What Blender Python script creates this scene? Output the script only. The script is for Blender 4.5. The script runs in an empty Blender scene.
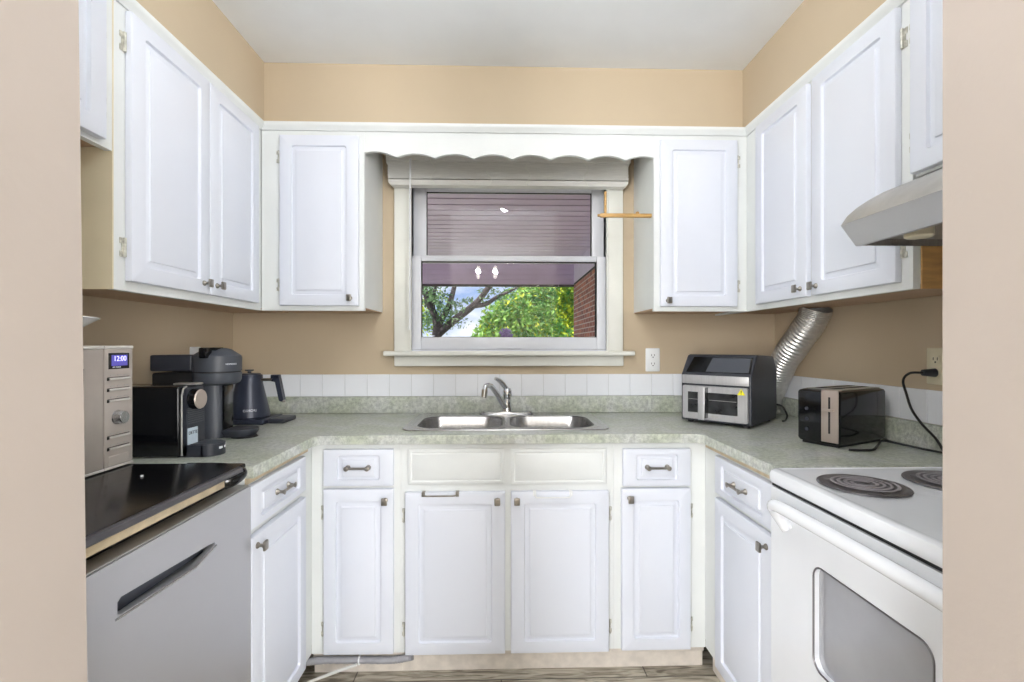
import bpy, bmesh, math, random
from mathutils import Vector, Matrix
from mathutils.geometry import tessellate_polygon
from math import pi, sin, cos, radians
random.seed(7)
S = bpy.context.scene
COL = S.collection

# ------------------------------------------------------------------ camera
cam_d = bpy.data.cameras.new('camera')
cam = bpy.data.objects.new('camera', cam_d); COL.objects.link(cam)
cam_d.sensor_width = 36.0
cam_d.lens = 481.1 / 1024 * 36.0
cam_d.shift_x = -3.0 / 1024
cam_d.shift_y = 4.1 / 1024
cam_d.clip_start = 0.02
cam.location = (0, 0, 1.2514)
cam.rotation_euler = (pi / 2, 0, -0.0283)
S.camera = cam

# ------------------------------------------------------------------ world, sun, exposure
S.view_settings.view_transform = 'Standard'
S.view_settings.look = 'None'
S.view_settings.gamma = 1.0
S.view_settings.use_curve_mapping = False
S.view_settings.exposure = 0.22

def lin(c):
    return tuple(((v / 255) / 12.92 if v / 255 <= 0.04045 else ((v / 255 + 0.055) / 1.055) ** 2.4) for v in c) + (1.0,)

W = bpy.data.worlds.new('sky'); S.world = W; W.use_nodes = True
nt = W.node_tree; nt.nodes.clear()
out = nt.nodes.new('ShaderNodeOutputWorld'); bg = nt.nodes.new('ShaderNodeBackground')
tc = nt.nodes.new('ShaderNodeTexCoord')
mp = nt.nodes.new('ShaderNodeMapping'); mp.inputs['Scale'].default_value = (2.2, 2.2, 5.0)
nz = nt.nodes.new('ShaderNodeTexNoise'); nz.inputs['Scale'].default_value = 2.4; nz.inputs['Detail'].default_value = 7
rp = nt.nodes.new('ShaderNodeValToRGB')
rp.color_ramp.elements[0].position = 0.36; rp.color_ramp.elements[0].color = lin((150, 176, 220))
rp.color_ramp.elements[1].position = 0.54; rp.color_ramp.elements[1].color = lin((240, 243, 250))
nt.links.new(tc.outputs['Generated'], mp.inputs['Vector']); nt.links.new(mp.outputs[0], nz.inputs['Vector'])
nt.links.new(nz.outputs['Fac'], rp.inputs['Fac']); nt.links.new(rp.outputs['Color'], bg.inputs['Color'])
bg.inputs['Strength'].default_value = 1.15
nt.links.new(bg.outputs[0], out.inputs['Surface'])

def light(name, kind, loc, energy, color=(1, 1, 1), rot=(0, 0, 0), **kw):
    d = bpy.data.lights.new(name, kind); d.energy = energy; d.color = color
    for k, v in kw.items(): setattr(d, k, v)
    o = bpy.data.objects.new(name, d); o.location = loc; o.rotation_euler = rot; COL.objects.link(o); return o
light('sun', 'SUN', (-8, 2, 9), 7.0, (1, .95, .86), (radians(8), radians(-50), 0), angle=0.02)
# added frontal fill behind the camera: two tall area lights, no windows modelled
light('dining_fill', 'AREA', (-1.95, -3.05, 1.3), 115, (.96, .975, 1.0), (radians(90), 0, 0), shape='RECTANGLE', size=.75, size_y=2.1)
light('dining_fill', 'AREA', (2.15, -3.05, 1.3), 115, (.96, .975, 1.0), (radians(90), 0, 0), shape='RECTANGLE', size=.75, size_y=2.1)
# added fill light aimed up at the ceiling, standing in for a flash
light('ceiling_bounce_fill', 'AREA', (0, .62, 1.98), 8.5, (.93, .965, 1.0), (pi + radians(-10), 0, 0), shape='DISK', size=.25)

# ------------------------------------------------------------------ materials
MATS = {}
def mat(name, col, rough=0.5, metal=0.0, spec=0.5, bump=0.0, bscale=60, var=0.0, vscale=8, col2=None, coat=0.0, emit=None, estr=0.0, stretch=None):
    if name in MATS: return MATS[name]
    m = bpy.data.materials.new(name); m.use_nodes = True
    n = m.node_tree; b = n.nodes['Principled BSDF']
    b.inputs['Base Color'].default_value = lin(col); b.inputs['Roughness'].default_value = rough
    b.inputs['Metallic'].default_value = metal; b.inputs['Specular IOR Level'].default_value = spec
    b.inputs['Coat Weight'].default_value = coat
    g = n.nodes.new('ShaderNodeNewGeometry')
    vec = g.outputs['Position']
    if stretch:
        mpp = n.nodes.new('ShaderNodeMapping'); mpp.inputs['Scale'].default_value = stretch
        n.links.new(vec, mpp.inputs['Vector']); vec = mpp.outputs[0]
    t = n.nodes.new('ShaderNodeTexNoise'); t.inputs['Scale'].default_value = vscale; t.inputs['Detail'].default_value = 5
    n.links.new(vec, t.inputs['Vector'])
    r = n.nodes.new('ShaderNodeValToRGB')
    c2 = col2 or tuple(max(0, v * (1 - var)) for v in col)
    r.color_ramp.elements[0].position = .35; r.color_ramp.elements[0].color = lin(c2)
    r.color_ramp.elements[1].position = .65; r.color_ramp.elements[1].color = lin(col)
    n.links.new(t.outputs['Fac'], r.inputs['Fac']); n.links.new(r.outputs['Color'], b.inputs['Base Color'])
    if bump:
        t2 = n.nodes.new('ShaderNodeTexNoise'); t2.inputs['Scale'].default_value = bscale; t2.inputs['Detail'].default_value = 3
        n.links.new(vec, t2.inputs['Vector'])
        bp = n.nodes.new('ShaderNodeBump'); bp.inputs['Strength'].default_value = bump; bp.inputs['Distance'].default_value = 0.002
        n.links.new(t2.outputs['Fac'], bp.inputs['Height']); n.links.new(bp.outputs[0], b.inputs['Normal'])
    if emit:
        b.inputs['Emission Color'].default_value = lin(emit); b.inputs['Emission Strength'].default_value = estr
    MATS[name] = m; return m

door_w = mat('door_white_foil', (222, 226, 236), .34, var=.01, vscale=3)
frame_w = mat('cream_white_paint', (229, 232, 231), .42, var=.02, vscale=5, bump=.08, bscale=90)
wall_t = mat('tan_wall_paint', (196, 179, 153), .8, var=.02, vscale=3, bump=.12, bscale=120)
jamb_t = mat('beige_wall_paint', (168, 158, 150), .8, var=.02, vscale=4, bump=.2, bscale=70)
dining_w = mat('light_dining_paint', (232, 226, 216), .8, var=.01)
ceil_w = mat('ceiling_white_paint', (240, 243, 245), .9, var=.01, bump=.1, bscale=100)
wood_raw = mat('unpainted_tan_wood', (215, 168, 108), .6, var=.16, vscale=9, stretch=(1, 1, 6))
wood_under = mat('bare_underside_board', (198, 168, 140), .7, var=.06, vscale=6)
end_cream = mat('shaded_cream_paint', (228, 217, 188), .5, var=.03, vscale=5)  # cream with the shade on the side panel mixed into its colour
rail_tan = mat('bare_wood_rail', (214, 196, 164), .6, var=.1, vscale=30)
kick_m = mat('scuffed_kick_board_paint', (226, 218, 208), .5, var=.08, vscale=22)
nickel = mat('brushed_nickel', (160, 155, 148), .3, 1.0, var=.1, vscale=40)
hinge_m = mat('painted_hinge', (220, 218, 206), .4, .3, var=.2, vscale=80)
steel = mat('brushed_steel', (205, 205, 206), .27, 1.0, var=.08, vscale=12, stretch=(14, 14, .6))
steel_soft = mat('satin_appliance_steel', (186, 186, 190), .36, .6, var=.01, vscale=4)
fry_st = mat('satin_fryer_steel', (196, 196, 198), .32, .45, var=.04, vscale=12, stretch=(14, 14, .6))
hood_lip = mat('pale_hood_steel', (205, 206, 210), .35, .45, var=.02)
steel_dull = mat('dull_steel', (188, 186, 182), .45, .8, var=.05, vscale=20)
chrome = mat('chrome', (222, 224, 228), .08, 1.0, var=.02)
duct_m = mat('crinkled_aluminium', (222, 221, 218), .38, .9, var=.06, vscale=45, bump=.15, bscale=60)
black_g = mat('gloss_black_plastic', (14, 15, 18), .12, var=.1)
black_s = mat('satin_black_plastic', (46, 49, 58), .42, var=.08, vscale=20)
black_m = mat('matt_black_plastic', (20, 20, 23), .6, var=.08)
slate = mat('slate_black_plastic', (70, 74, 82), .45, var=.05)
navy = mat('dark_blue_black_enamel', (50, 55, 70), .35, .2, var=.05)
slab_m = mat('black_laminate', (20, 20, 22), .16, var=.5, vscale=220)
slab_edge = mat('grey_metal_edging', (95, 93, 98), .3, .6, var=.1)
white_en = mat('white_enamel', (238, 241, 246), .18, coat=.3, var=.01)
white_pl = mat('white_plastic', (235, 237, 238), .35, var=.01)
almond = mat('almond_plastic', (226, 218, 190), .4, var=.01)
slot_m = mat('dark_slot', (30, 28, 28), .8)
vinyl = mat('white_window_vinyl', (228, 230, 236), .35, var=.01)
casing_m = mat('cream_window_casing_paint', (238, 238, 230), .45, var=.03, vscale=6, bump=.1)
blind_m = mat('cream_blind_vinyl', (236, 235, 230), .5, var=.04, vscale=15, stretch=(1, 1, 12))
dowel_m = mat('honey_wood', (208, 165, 100), .5, var=.15, vscale=20, stretch=(1, 6, 6))
grey_pl = mat('grey_plastic_tube', (160, 160, 165), .45, var=.08, vscale=30)
mw_m = mat('silver_beige_microwave_panel', (190, 181, 174), .38, .25, var=.04, vscale=15)
mw_hi = mat('light_silver_trim', (222, 219, 214), .3, .3)
screen_m = mat('display_screen', (60, 55, 105), .2, emit=(95, 90, 190), estr=.6)
digit_m = mat('display_digits', (180, 180, 250), .3, emit=(185, 180, 255), estr=1.3)
white_txt = mat('white_print', (225, 228, 235), .5)
dark_txt = mat('dark_print', (50, 52, 60), .5)
yellow = mat('yellow_warning_sticker', (235, 225, 30), .5)
label_m = mat('pale_blue_sticker', (190, 204, 216), .5, var=.03, vscale=60)
rose_st = mat('warm_steel', (200, 186, 176), .3, .7, var=.04)
dark_gl = mat('dark_oven_glass', (48, 50, 52), .08, var=.4, vscale=30)
oven_gl = mat('pale_grey_oven_glass', (176, 177, 182), .1, .2, var=.04)
cord_m = mat('black_cord', (18, 18, 20), .45)
coil_m = mat('element_coil', (165, 160, 165), .5, .2)
pan_m = mat('dark_drip_pan', (120, 118, 122), .35, .7)
ceramic = mat('white_ceramic', (238, 240, 240), .15)
plank_m = mat('mauve_soffit_boards', (218, 204, 232), .6, var=.04, vscale=4)
plank_gap = mat('soffit_groove', (60, 50, 62), .9)
fascia_m = mat('dark_fascia_edge', (70, 62, 70), .7)
bark = mat('dark_tree_bark', (92, 82, 88), .9, var=.35, vscale=12, bump=.5, bscale=30)
leaf_a = mat('fresh_green_leaves', (160, 205, 90), .6, var=.0, vscale=2.6, col2=(60, 130, 60))
leaf_b = mat('yellow_green_leaves', (225, 228, 60), .6, vscale=2.2, col2=(95, 150, 50))
leaf_c = mat('blue_green_leaves', (130, 165, 110), .6, vscale=2.2, col2=(60, 96, 70))
leaf_p = mat('purple_leaves', (175, 140, 200), .6, vscale=4, col2=(130, 100, 160))
lawn_m = mat('lawn_grass', (96, 140, 60), .9, var=.3, vscale=3)
paving_m = mat('concrete_paving', (205, 200, 195), .9, var=.1, vscale=2)
bulb_m = mat('glowing_bulb', (255, 250, 240), .4, emit=(255, 250, 240), estr=9.0)
shade_m = mat('frosted_lamp_glass', (245, 243, 238), .5, emit=(255, 248, 236), estr=3.0)

def glass_mat(name, tint=(1, 1, 1), refl=.06, rough=0.0):
    m = bpy.data.materials.new(name); m.use_nodes = True
    n = m.node_tree; n.nodes.clear()
    o = n.nodes.new('ShaderNodeOutputMaterial'); mx = n.nodes.new('ShaderNodeMixShader')
    t = n.nodes.new('ShaderNodeBsdfTransparent'); t.inputs['Color'].default_value = tint + (1,)
    g = n.nodes.new('ShaderNodeBsdfGlossy'); g.inputs['Roughness'].default_value = rough
    mx.inputs['Fac'].default_value = refl
    n.links.new(t.outputs[0], mx.inputs[1]); n.links.new(g.outputs[0], mx.inputs[2]); n.links.new(mx.outputs[0], o.inputs['Surface'])
    return m
pane_m = glass_mat('window_glass', (.96, .97, .98), .03)
clear_pl = glass_mat('clear_tank_plastic', (.86, .88, .86), .12, .1)

def counter_material():
    m = bpy.data.materials.new('mottled_green_grey_laminate'); m.use_nodes = True
    n = m.node_tree; b = n.nodes['Principled BSDF']; b.inputs['Roughness'].default_value = .3
    g = n.nodes.new('ShaderNodeNewGeometry')
    a = n.nodes.new('ShaderNodeTexNoise'); a.inputs['Scale'].default_value = 7; a.inputs['Detail'].default_value = 8; a.inputs['Distortion'].default_value = 1.2
    c = n.nodes.new('ShaderNodeTexNoise'); c.inputs['Scale'].default_value = 70; c.inputs['Detail'].default_value = 6; c.inputs['Roughness'].default_value = .8
    for t in (a, c): n.links.new(g.outputs['Position'], t.inputs['Vector'])
    r1 = n.nodes.new('ShaderNodeValToRGB')
    e = r1.color_ramp.elements; e[0].position = .34; e[0].color = lin((198, 203, 187)); e[1].position = .66; e[1].color = lin((216, 217, 216))
    x = e.new(.5); x.color = lin((209, 212, 203))
    r2 = n.nodes.new('ShaderNodeValToRGB')
    e = r2.color_ramp.elements; e[0].position = .38; e[0].color = lin((165, 169, 166)); e[1].position = .6; e[1].color = lin((250, 252, 248))
    n.links.new(a.outputs['Fac'], r1.inputs['Fac']); n.links.new(c.outputs['Fac'], r2.inputs['Fac'])
    mx = n.nodes.new('ShaderNodeMix'); mx.data_type = 'RGBA'; mx.blend_type = 'MULTIPLY'; mx.inputs[0].default_value = .75
    n.links.new(r1.outputs[0], mx.inputs[6]); n.links.new(r2.outputs[0], mx.inputs[7]); n.links.new(mx.outputs[2], b.inputs['Base Color'])
    return m
counter_m = counter_material()

def brick_material(name, vecmode, c1, c2, mortar, scale, bw, rh, ms, rough=.8, bump=.4):
    m = bpy.data.materials.new(name); m.use_nodes = True
    n = m.node_tree; b = n.nodes['Principled BSDF']; b.inputs['Roughness'].default_value = rough
    g = n.nodes.new('ShaderNodeNewGeometry'); sp = n.nodes.new('ShaderNodeSeparateXYZ'); cb = n.nodes.new('ShaderNodeCombineXYZ')
    n.links.new(g.outputs['Position'], sp.inputs[0])
    n.links.new(sp.outputs[vecmode[0]], cb.inputs[0]); n.links.new(sp.outputs[vecmode[1]], cb.inputs[1])
    t = n.nodes.new('ShaderNodeTexBrick'); t.inputs['Color1'].default_value = lin(c1); t.inputs['Color2'].default_value = lin(c2)
    t.inputs['Mortar'].default_value = lin(mortar); t.inputs['Scale'].default_value = scale
    t.inputs['Brick Width'].default_value = bw; t.inputs['Row Height'].default_value = rh; t.inputs['Mortar Size'].default_value = ms
    n.links.new(cb.outputs[0], t.inputs['Vector']); n.links.new(t.outputs['Color'], b.inputs['Base Color'])
    bp = n.nodes.new('ShaderNodeBump'); bp.inputs['Strength'].default_value = bump; bp.inputs['Distance'].default_value = .004; bp.invert = True
    n.links.new(t.outputs['Fac'], bp.inputs['Height']); n.links.new(bp.outputs[0], b.inputs['Normal'])
    return m, t
brick_m, _ = brick_material('red_brown_brick', (1, 2), (186, 112, 92), (130, 78, 78), (196, 176, 172), 1.0, .21, .072, .008)

def floor_material():
    m, t = brick_material('grey_brown_plank_floor', (0, 1), (196, 190, 178), (172, 165, 153), (105, 98, 90), 1.0, 1.1, .15, .0025, .45, .25)
    n = m.node_tree; b = n.nodes['Principled BSDF']
    g = n.nodes.new('ShaderNodeNewGeometry'); mpn = n.nodes.new('ShaderNodeMapping'); mpn.inputs['Scale'].default_value = (2.2, 15, 1)
    nz = n.nodes.new('ShaderNodeTexNoise'); nz.inputs['Scale'].default_value = 2.2; nz.inputs['Detail'].default_value = 7; nz.inputs['Distortion'].default_value = 2.2
    r = n.nodes.new('ShaderNodeValToRGB'); e = r.color_ramp.elements
    e[0].position = .35; e[0].color = lin((128, 118, 104)); e[1].position = .62; e[1].color = lin((252, 250, 244))
    n.links.new(g.outputs['Position'], mpn.inputs['Vector']); n.links.new(mpn.outputs[0], nz.inputs['Vector']); n.links.new(nz.outputs['Fac'], r.inputs['Fac'])
    mx = n.nodes.new('ShaderNodeMix'); mx.data_type = 'RGBA'; mx.blend_type = 'MULTIPLY'; mx.inputs[0].default_value = .9
    n.links.new(t.outputs['Color'], mx.inputs[6]); n.links.new(r.outputs[0], mx.inputs[7]); n.links.new(mx.outputs[2], b.inputs['Base Color'])
    return m
floor_m = floor_material()

# ------------------------------------------------------------------ mesh helpers
class MB:
    def __init__(self): self.bm = bmesh.new()
    def _new(self, verts, faces):
        vs = [self.bm.verts.new(v) for v in verts]
        fs = []
        for f in faces:
            try: fs.append(self.bm.faces.new([vs[i] for i in f]))
            except ValueError: pass
        return vs, fs
    def box(self, x0, x1, y0, y1, z0, z1, bevel=0, seg=2, M=None):
        v = [(x, y, z) for x in (x0, x1) for y in (y0, y1) for z in (z0, z1)]
        vs, fs = self._new(v, [(0, 1, 3, 2), (4, 6, 7, 5), (0, 4, 5, 1), (2, 3, 7, 6), (0, 2, 6, 4), (1, 5, 7, 3)])
        allv = vs
        if bevel:
            ed = list({e for f in fs for e in f.edges})
            r = bmesh.ops.bevel(self.bm, geom=ed, offset=bevel, segments=seg, affect='EDGES', profile=.5)
            allv = [x for x in {v for f in r['faces'] for v in f.verts} | set(v for v in vs if v.is_valid)]
            # flat faces keep their verts inside r['verts'] already
        if M is not None:
            bmesh.ops.transform(self.bm, matrix=M, verts=[v for v in allv if v.is_valid])
        return self
    def loops(self, loops, cap0=True, cap1=True, closed=True):
        """bridge loops of equal length"""
        L = [[self.bm.verts.new(p) for p in lp] for lp in loops]
        n = len(L[0])
        for a, b in zip(L, L[1:]):
            for i in range(n if closed else n - 1):
                j = (i + 1) % n
                self.bm.faces.new((a[i], a[j], b[j], b[i]))
        if cap0: self.bm.faces.new(list(reversed(L[0])))
        if cap1: self.bm.faces.new(L[-1])
        return self
    def cyl(self, p0, p1, r0, r1=None, seg=20, caps=True):
        r1 = r0 if r1 is None else r1
        p0 = Vector(p0); p1 = Vector(p1); d = (p1 - p0).normalized()
        u = d.orthogonal().normalized(); w = d.cross(u)
        lp = [[p + (u * cos(2 * pi * i / seg) + w * sin(2 * pi * i / seg)) * r for i in range(seg)] for p, r in ((p0, r0), (p1, r1))]
        return self.loops(lp, caps, caps)
    def lathe(self, prof, c=(0, 0, 0), axis='z', seg=28, ang=2 * pi):
        c = Vector(c); lp = []
        for r, h in prof:
            r = max(r, 1e-5); ring = []
            for i in range(seg):
                a = 2 * pi * i / seg
                if axis == 'z': q = Vector((r * cos(a), r * sin(a), h))
                elif axis == 'y': q = Vector((r * cos(a), h, r * sin(a)))
                else: q = Vector((h, r * cos(a), r * sin(a)))
                ring.append(c + q)
            lp.append(ring)
        return self.loops(lp)
    def tube(self, pts, r, seg=10, caps=True, rfun=None):
        pts = [Vector(p) for p in pts]
        n = len(pts); lp = []; u = None
        for i, p in enumerate(pts):
            d = (pts[min(i + 1, n - 1)] - pts[max(i - 1, 0)]).normalized()
            if u is None: u = d.orthogonal().normalized()
            u = (u - d * u.dot(d)).normalized(); w = d.cross(u)
            rr = rfun(i / (n - 1)) if rfun else r
            lp.append([p + (u * cos(2 * pi * k / seg) + w * sin(2 * pi * k / seg)) * rr for k in range(seg)])
        return self.loops(lp, caps, caps)
    def prism(self, pts, a0, a1, axis='x'):
        """extrude a 2D outline; axis x: pts=(y,z); y: pts=(x,z); z: pts=(x,y)"""
        f = {'x': lambda p, a: (a, p[0], p[1]), 'y': lambda p, a: (p[0], a, p[1]), 'z': lambda p, a: (p[0], p[1], a)}[axis]
        return self.loops([[f(p, a0) for p in pts], [f(p, a1) for p in pts]])
    def plate(self, outer, holes, z0, z1):
        """flat plate in xy with holes"""
        polys = [[Vector((p[0], p[1], 0)) for p in lp] for lp in [outer] + holes]
        tris = tessellate_polygon(polys); flat = [p for lp in polys for p in lp]
        top = [self.bm.verts.new((p.x, p.y, z1)) for p in flat]; bot = [self.bm.verts.new((p.x, p.y, z0)) for p in flat]
        for t in tris:
            for vs, flip in ((top, False), (bot, True)):
                q = [vs[i] for i in t]
                try: self.bm.faces.new(q[::-1] if flip else q)
                except ValueError: pass
        k = 0
        for lp in polys:
            n = len(lp)
            for i in range(n):
                j = (i + 1) % n
                self.bm.faces.new((top[k + i], top[k + j], bot[k + j], bot[k + i]))
            k += n
        return self
    def xf(self, M):
        bmesh.ops.transform(self.bm, matrix=M, verts=self.bm.verts[:]); return self
    def build(self, name, m, parent=None, label=None, smooth=True, angle=35):
        bmesh.ops.remove_doubles(self.bm, verts=self.bm.verts[:], dist=1e-6)
        bmesh.ops.recalc_face_normals(self.bm, faces=self.bm.faces[:])
        me = bpy.data.meshes.new(name); self.bm.to_mesh(me); self.bm.free()
        if smooth:
            me.polygons.foreach_set('use_smooth', [True] * len(me.polygons))
            me.set_sharp_from_angle(angle=radians(angle))
        me.materials.append(m)
        o = bpy.data.objects.new(name, me); COL.objects.link(o)
        if parent: o.parent = parent
        if label: o['label'] = label
        return o

def tag(o, label=None, cat=None, group=None, kind=None):
    if label: o['label'] = label
    if cat: o['category'] = cat
    if group: o['group'] = group
    if kind: o['kind'] = kind
    return o
def thing(name, label, cat, loc=(0, 0, 0), rz=0, group=None):
    o = bpy.data.objects.new(name, None); o.empty_display_size = .05; COL.objects.link(o)
    o.location = loc; o.rotation_euler = (0, 0, rz)
    return tag(o, label, cat, group)
def struct(o): o['kind'] = 'structure'; return o
def rrect(x0, z0, x1, z1, r, n=3):
    p = []
    for cx, cz, a0 in ((x1 - r, z1 - r, 0), (x0 + r, z1 - r, pi / 2), (x0 + r, z0 + r, pi), (x1 - r, z0 + r, 1.5 * pi)):
        for i in range(n + 1):
            a = a0 + pi / 2 * i / n
            p.append((cx + r * cos(a), cz + r * sin(a)))
    return p
def lettering(s, size, m, parent, M, name='lettering'):
    cu = bpy.data.curves.new('t', 'FONT'); cu.body = s; cu.size = size; cu.extrude = .0004; cu.align_x = 'CENTER'; cu.align_y = 'CENTER'
    ob = bpy.data.objects.new('t', cu); COL.objects.link(ob)
    dg = bpy.context.evaluated_depsgraph_get(); me = bpy.data.meshes.new_from_object(ob.evaluated_get(dg))
    bpy.data.objects.remove(ob); me.transform(M); me.materials.clear(); me.materials.append(m)
    o = bpy.data.objects.new(name, me); COL.objects.link(o); o.parent = parent; return o
def smooth_path(pts, n=8):
    P = [Vector(p) for p in pts]; P = [P[0] * 2 - P[1]] + P + [P[-1] * 2 - P[-2]]; o = []
    for i in range(1, len(P) - 2):
        a, b, c, d = P[i - 1:i + 3]
        for k in range(n):
            t = k / n
            o.append(.5 * ((2 * b) + (-a + c) * t + (2 * a - 5 * b + 4 * c - d) * t * t + (-a + 3 * b - 3 * c + d) * t ** 3))
    o.append(P[-2]); return o

# ------------------------------------------------------------------ room shell
LW, RW, BW = -1.326, 1.395, 2.415      # kitchen wall planes
CZ = 2.47
FY0, FY1 = .40, .54                    # the wall with the opening
JL, JR = -.464, .508
b = MB(); b.box(-2.5, 2.7, -3.2, 2.62, -.12, 0); struct(b.build('floor', floor_m))
b = MB(); b.box(-2.5, 2.7, -3.2, 2.62, CZ, CZ + .15); struct(b.build('ceiling', ceil_w))
b = MB(); b.box(LW - .12, LW, FY1, BW, 0, CZ); struct(b.build('wall_left', wall_t))
b = MB(); b.box(RW, RW + .12, FY1, BW, 0, CZ); struct(b.build('wall_right', wall_t))
WX0, WX1, WZ0, WZ1 = -.475, .555, 1.20, 2.14
b = MB()
b.box(LW - .12, WX0, BW, 2.56, 0, CZ); b.box(WX1, RW + .12, BW, 2.56, 0, CZ)
b.box(WX0, WX1, BW, 2.56, 0, WZ0); b.box(WX0, WX1, BW, 2.56, WZ1, CZ)
struct(b.build('wall_back', wall_t))
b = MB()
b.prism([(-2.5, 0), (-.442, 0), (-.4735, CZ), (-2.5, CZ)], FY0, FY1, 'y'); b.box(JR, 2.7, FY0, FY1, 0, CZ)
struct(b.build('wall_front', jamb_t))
b = MB(); b.box(-2.5, -2.38, -3.2, FY0, 0, CZ); struct(b.build('wall_dining_left', dining_w))
b = MB(); b.box(2.58, 2.7, -3.2, FY0, 0, CZ); struct(b.build('wall_dining_right', dining_w))
b = MB(); b.box(-2.38, 2.58, -3.2, -3.08, 0, CZ); struct(b.build('wall_dining_back', dining_w))
# soffit boxed in above the wall cabinets
b = MB()
b.box(LW, -1.022, FY1, BW, 2.203, CZ); b.box(1.07, RW, FY1, BW, 2.203, CZ); b.box(-1.022, 1.07, 2.104, BW, 2.203, CZ)
struct(b.build('wall_soffit', wall_t))

# crown strip where cabinets meet the soffit
def crown(name, p0, p1, nrm):
    # profile (out, z)
    prof = [(0, 2.172), (.006, 2.172), (.008, 2.178), (.018, 2.186), (.022, 2.196), (.022, 2.2025), (0, 2.2025)]
    p0 = Vector(p0); p1 = Vector(p1); n = Vector(nrm)
    lp = [[Vector((p.x + n.x * a, p.y + n.y * a, z)) for a, z in prof] for p in (p0, p1)]
    b = MB(); b.loops(lp); return struct(b.build(name, frame_w))
crown('trim_1', (-1.0295, FY1, 0), (-1.0295, 2.0915, 0), (1, 0, 0))
crown('trim_2', (-1.0295, 2.0915, 0), (1.084, 2.0915, 0), (0, -1, 0))
crown('trim_3', (1.084, FY1, 0), (1.084, 2.0915, 0), (-1, 0, 0))

# ------------------------------------------------------------------ window
win = bpy.data.objects.new('window_1', None); COL.objects.link(win); win.location = (.04, BW, 1.2); struct(win)
def wp(mb, name, m, par=None, label=None):
    mb.xf(Matrix.Translation((-.04, -BW, -1.2)))
    return mb.build(name, m, par or win, label)
b = MB()
b.box(-.53, -.452, 2.393, 2.4145, 1.222, 2.19, .003); b.box(.533, .609, 2.393, 2.4145, 1.222, 2.19, .003)
b.box(-.452, .533, 2.393, 2.4145, 2.08, 2.19, .003)
b.box(-.455, -.446, 2.386, 2.4145, 1.222, 2.08, .002); b.box(.527, .536, 2.386, 2.4145, 1.222, 2.08, .002)
wp(b, 'casing', casing_m)
b = MB(); b.box(-.575, .66, 2.352, 2.4145, 1.199, 1.222, .006, 3); wp(b, 'sill', casing_m)
b = MB(); b.box(-.53, .612, 2.392, 2.4145, 1.147, 1.1985, .004); wp(b, 'apron', casing_m)
def ring(mb, x0, x1, z0, z1, y0, y1, l, r, bt, tp, bev=.002):
    mb.box(x0, x0 + l, y0, y1, z0, z1, bev); mb.box(x1 - r, x1, y0, y1, z0, z1, bev)
    mb.box(x0 + l, x1 - r, y0, y1, z0, z0 + bt, bev); mb.box(x0 + l, x1 - r, y0, y1, z1 - tp, z1, bev)
b = MB(); ring(b, WX0, WX1, WZ0, WZ1, 2.416, 2.555, .0225, .0225, .028, .05); wp(b, 'window_frame', vinyl)
b = MB(); ring(b, -.452, .532, 1.229, 1.702, 2.435, 2.475, .048, .046, .062, .027, .004)
lo = wp(b, 'lower_sash', vinyl)
b = MB(); b.box(-.406, .488, 2.452, 2.458, 1.288, 1.678); wp(b, 'pane', pane_m, lo)
b = MB(); ring(b, -.405, .4865, 1.290, 1.676, 2.447, 2.4515, .005, .009, .003, .006, 0); wp(b, 'gasket', black_m, lo)
b = MB(); b.box(-.02, .10, 2.425, 2.4345, 1.236, 1.242, .002); wp(b, 'sash_lift', vinyl, lo)
b = MB(); ring(b, -.452, .532, 1.678, 2.105, 2.480, 2.520, .068, .064, .035, .065, .004)
up = wp(b, 'upper_sash', vinyl)
b = MB(); b.box(-.386, .470, 2.497, 2.503, 1.711, 2.042); wp(b, 'pane', pane_m, up)
b = MB(); ring(b, -.385, .4695, 1.712, 2.0415, 2.490, 2.4965, .003, .006, .002, .006, 0); wp(b, 'gasket', black_m, up)
# raised blind
t = thing('window_blind', 'cream mini blind raised to a bundle across the top of the window', 'blind', (.04, 2.37, 2.15))
def tp(mb, name, m, par, off, label=None, **k):
    mb.xf(Matrix.Translation(-Vector(off))); return mb.build(name, m, par, label, **k)
o3 = (.04, 2.37, 2.15)
b = MB(); b.box(-.557, .633, 2.335, 2.391, 2.142, 2.196, .002); tp(b, 'headrail', blind_m, t, o3)
b = MB()
for i in range(19):
    z = 2.133 - i * .0042; j = random.uniform(-.0015, .0015)
    b.box(-.548 + j, .622 + j, 2.338, 2.384, z, z + .0034, .001, 1)
b.box(-.556, .626, 2.340, 2.382, 2.132, 2.1415)
sl = tp(b, 'slat_bundle', blind_m, t, o3)
b = MB(); b.prism([(-.546, 2.052), (-.546, 2.040), (-.532, 2.026), (.606, 2.026), (.620, 2.040), (.620, 2.052)], 2.338, 2.384, 'y'); tp(b, 'bottom_rail', blind_m, t, o3)
b = MB(); b.tube([(-.437, 2.325, 2.148), (-.438, 2.322, 2.1), (-.440, 2.325, 1.34)], .0048, 8); b.cyl((-.440, 2.325, 1.345), (-.440, 2.325, 1.325), .007); tp(b, 'tilt_wand', white_pl, t, o3)
for x in (-.33, -.06, .13, .41):
    pts = [(x + .012 * sin(k * 1.3 + x * 9), 2.331 - .002 * (k % 2), 2.165 - k * .018) for k in range(9)]
    b = MB(); b.tube(smooth_path(pts, 3), .0016, 6); tp(b, 'cord', casing_m, t, o3)
for x in (-.33, .13):
    b = MB(); b.cyl((x, 2.3375, 2.035), (x, 2.331, 2.035), .005, seg=12); tp(b, 'cord_button', blind_m, t, o3)

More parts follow.
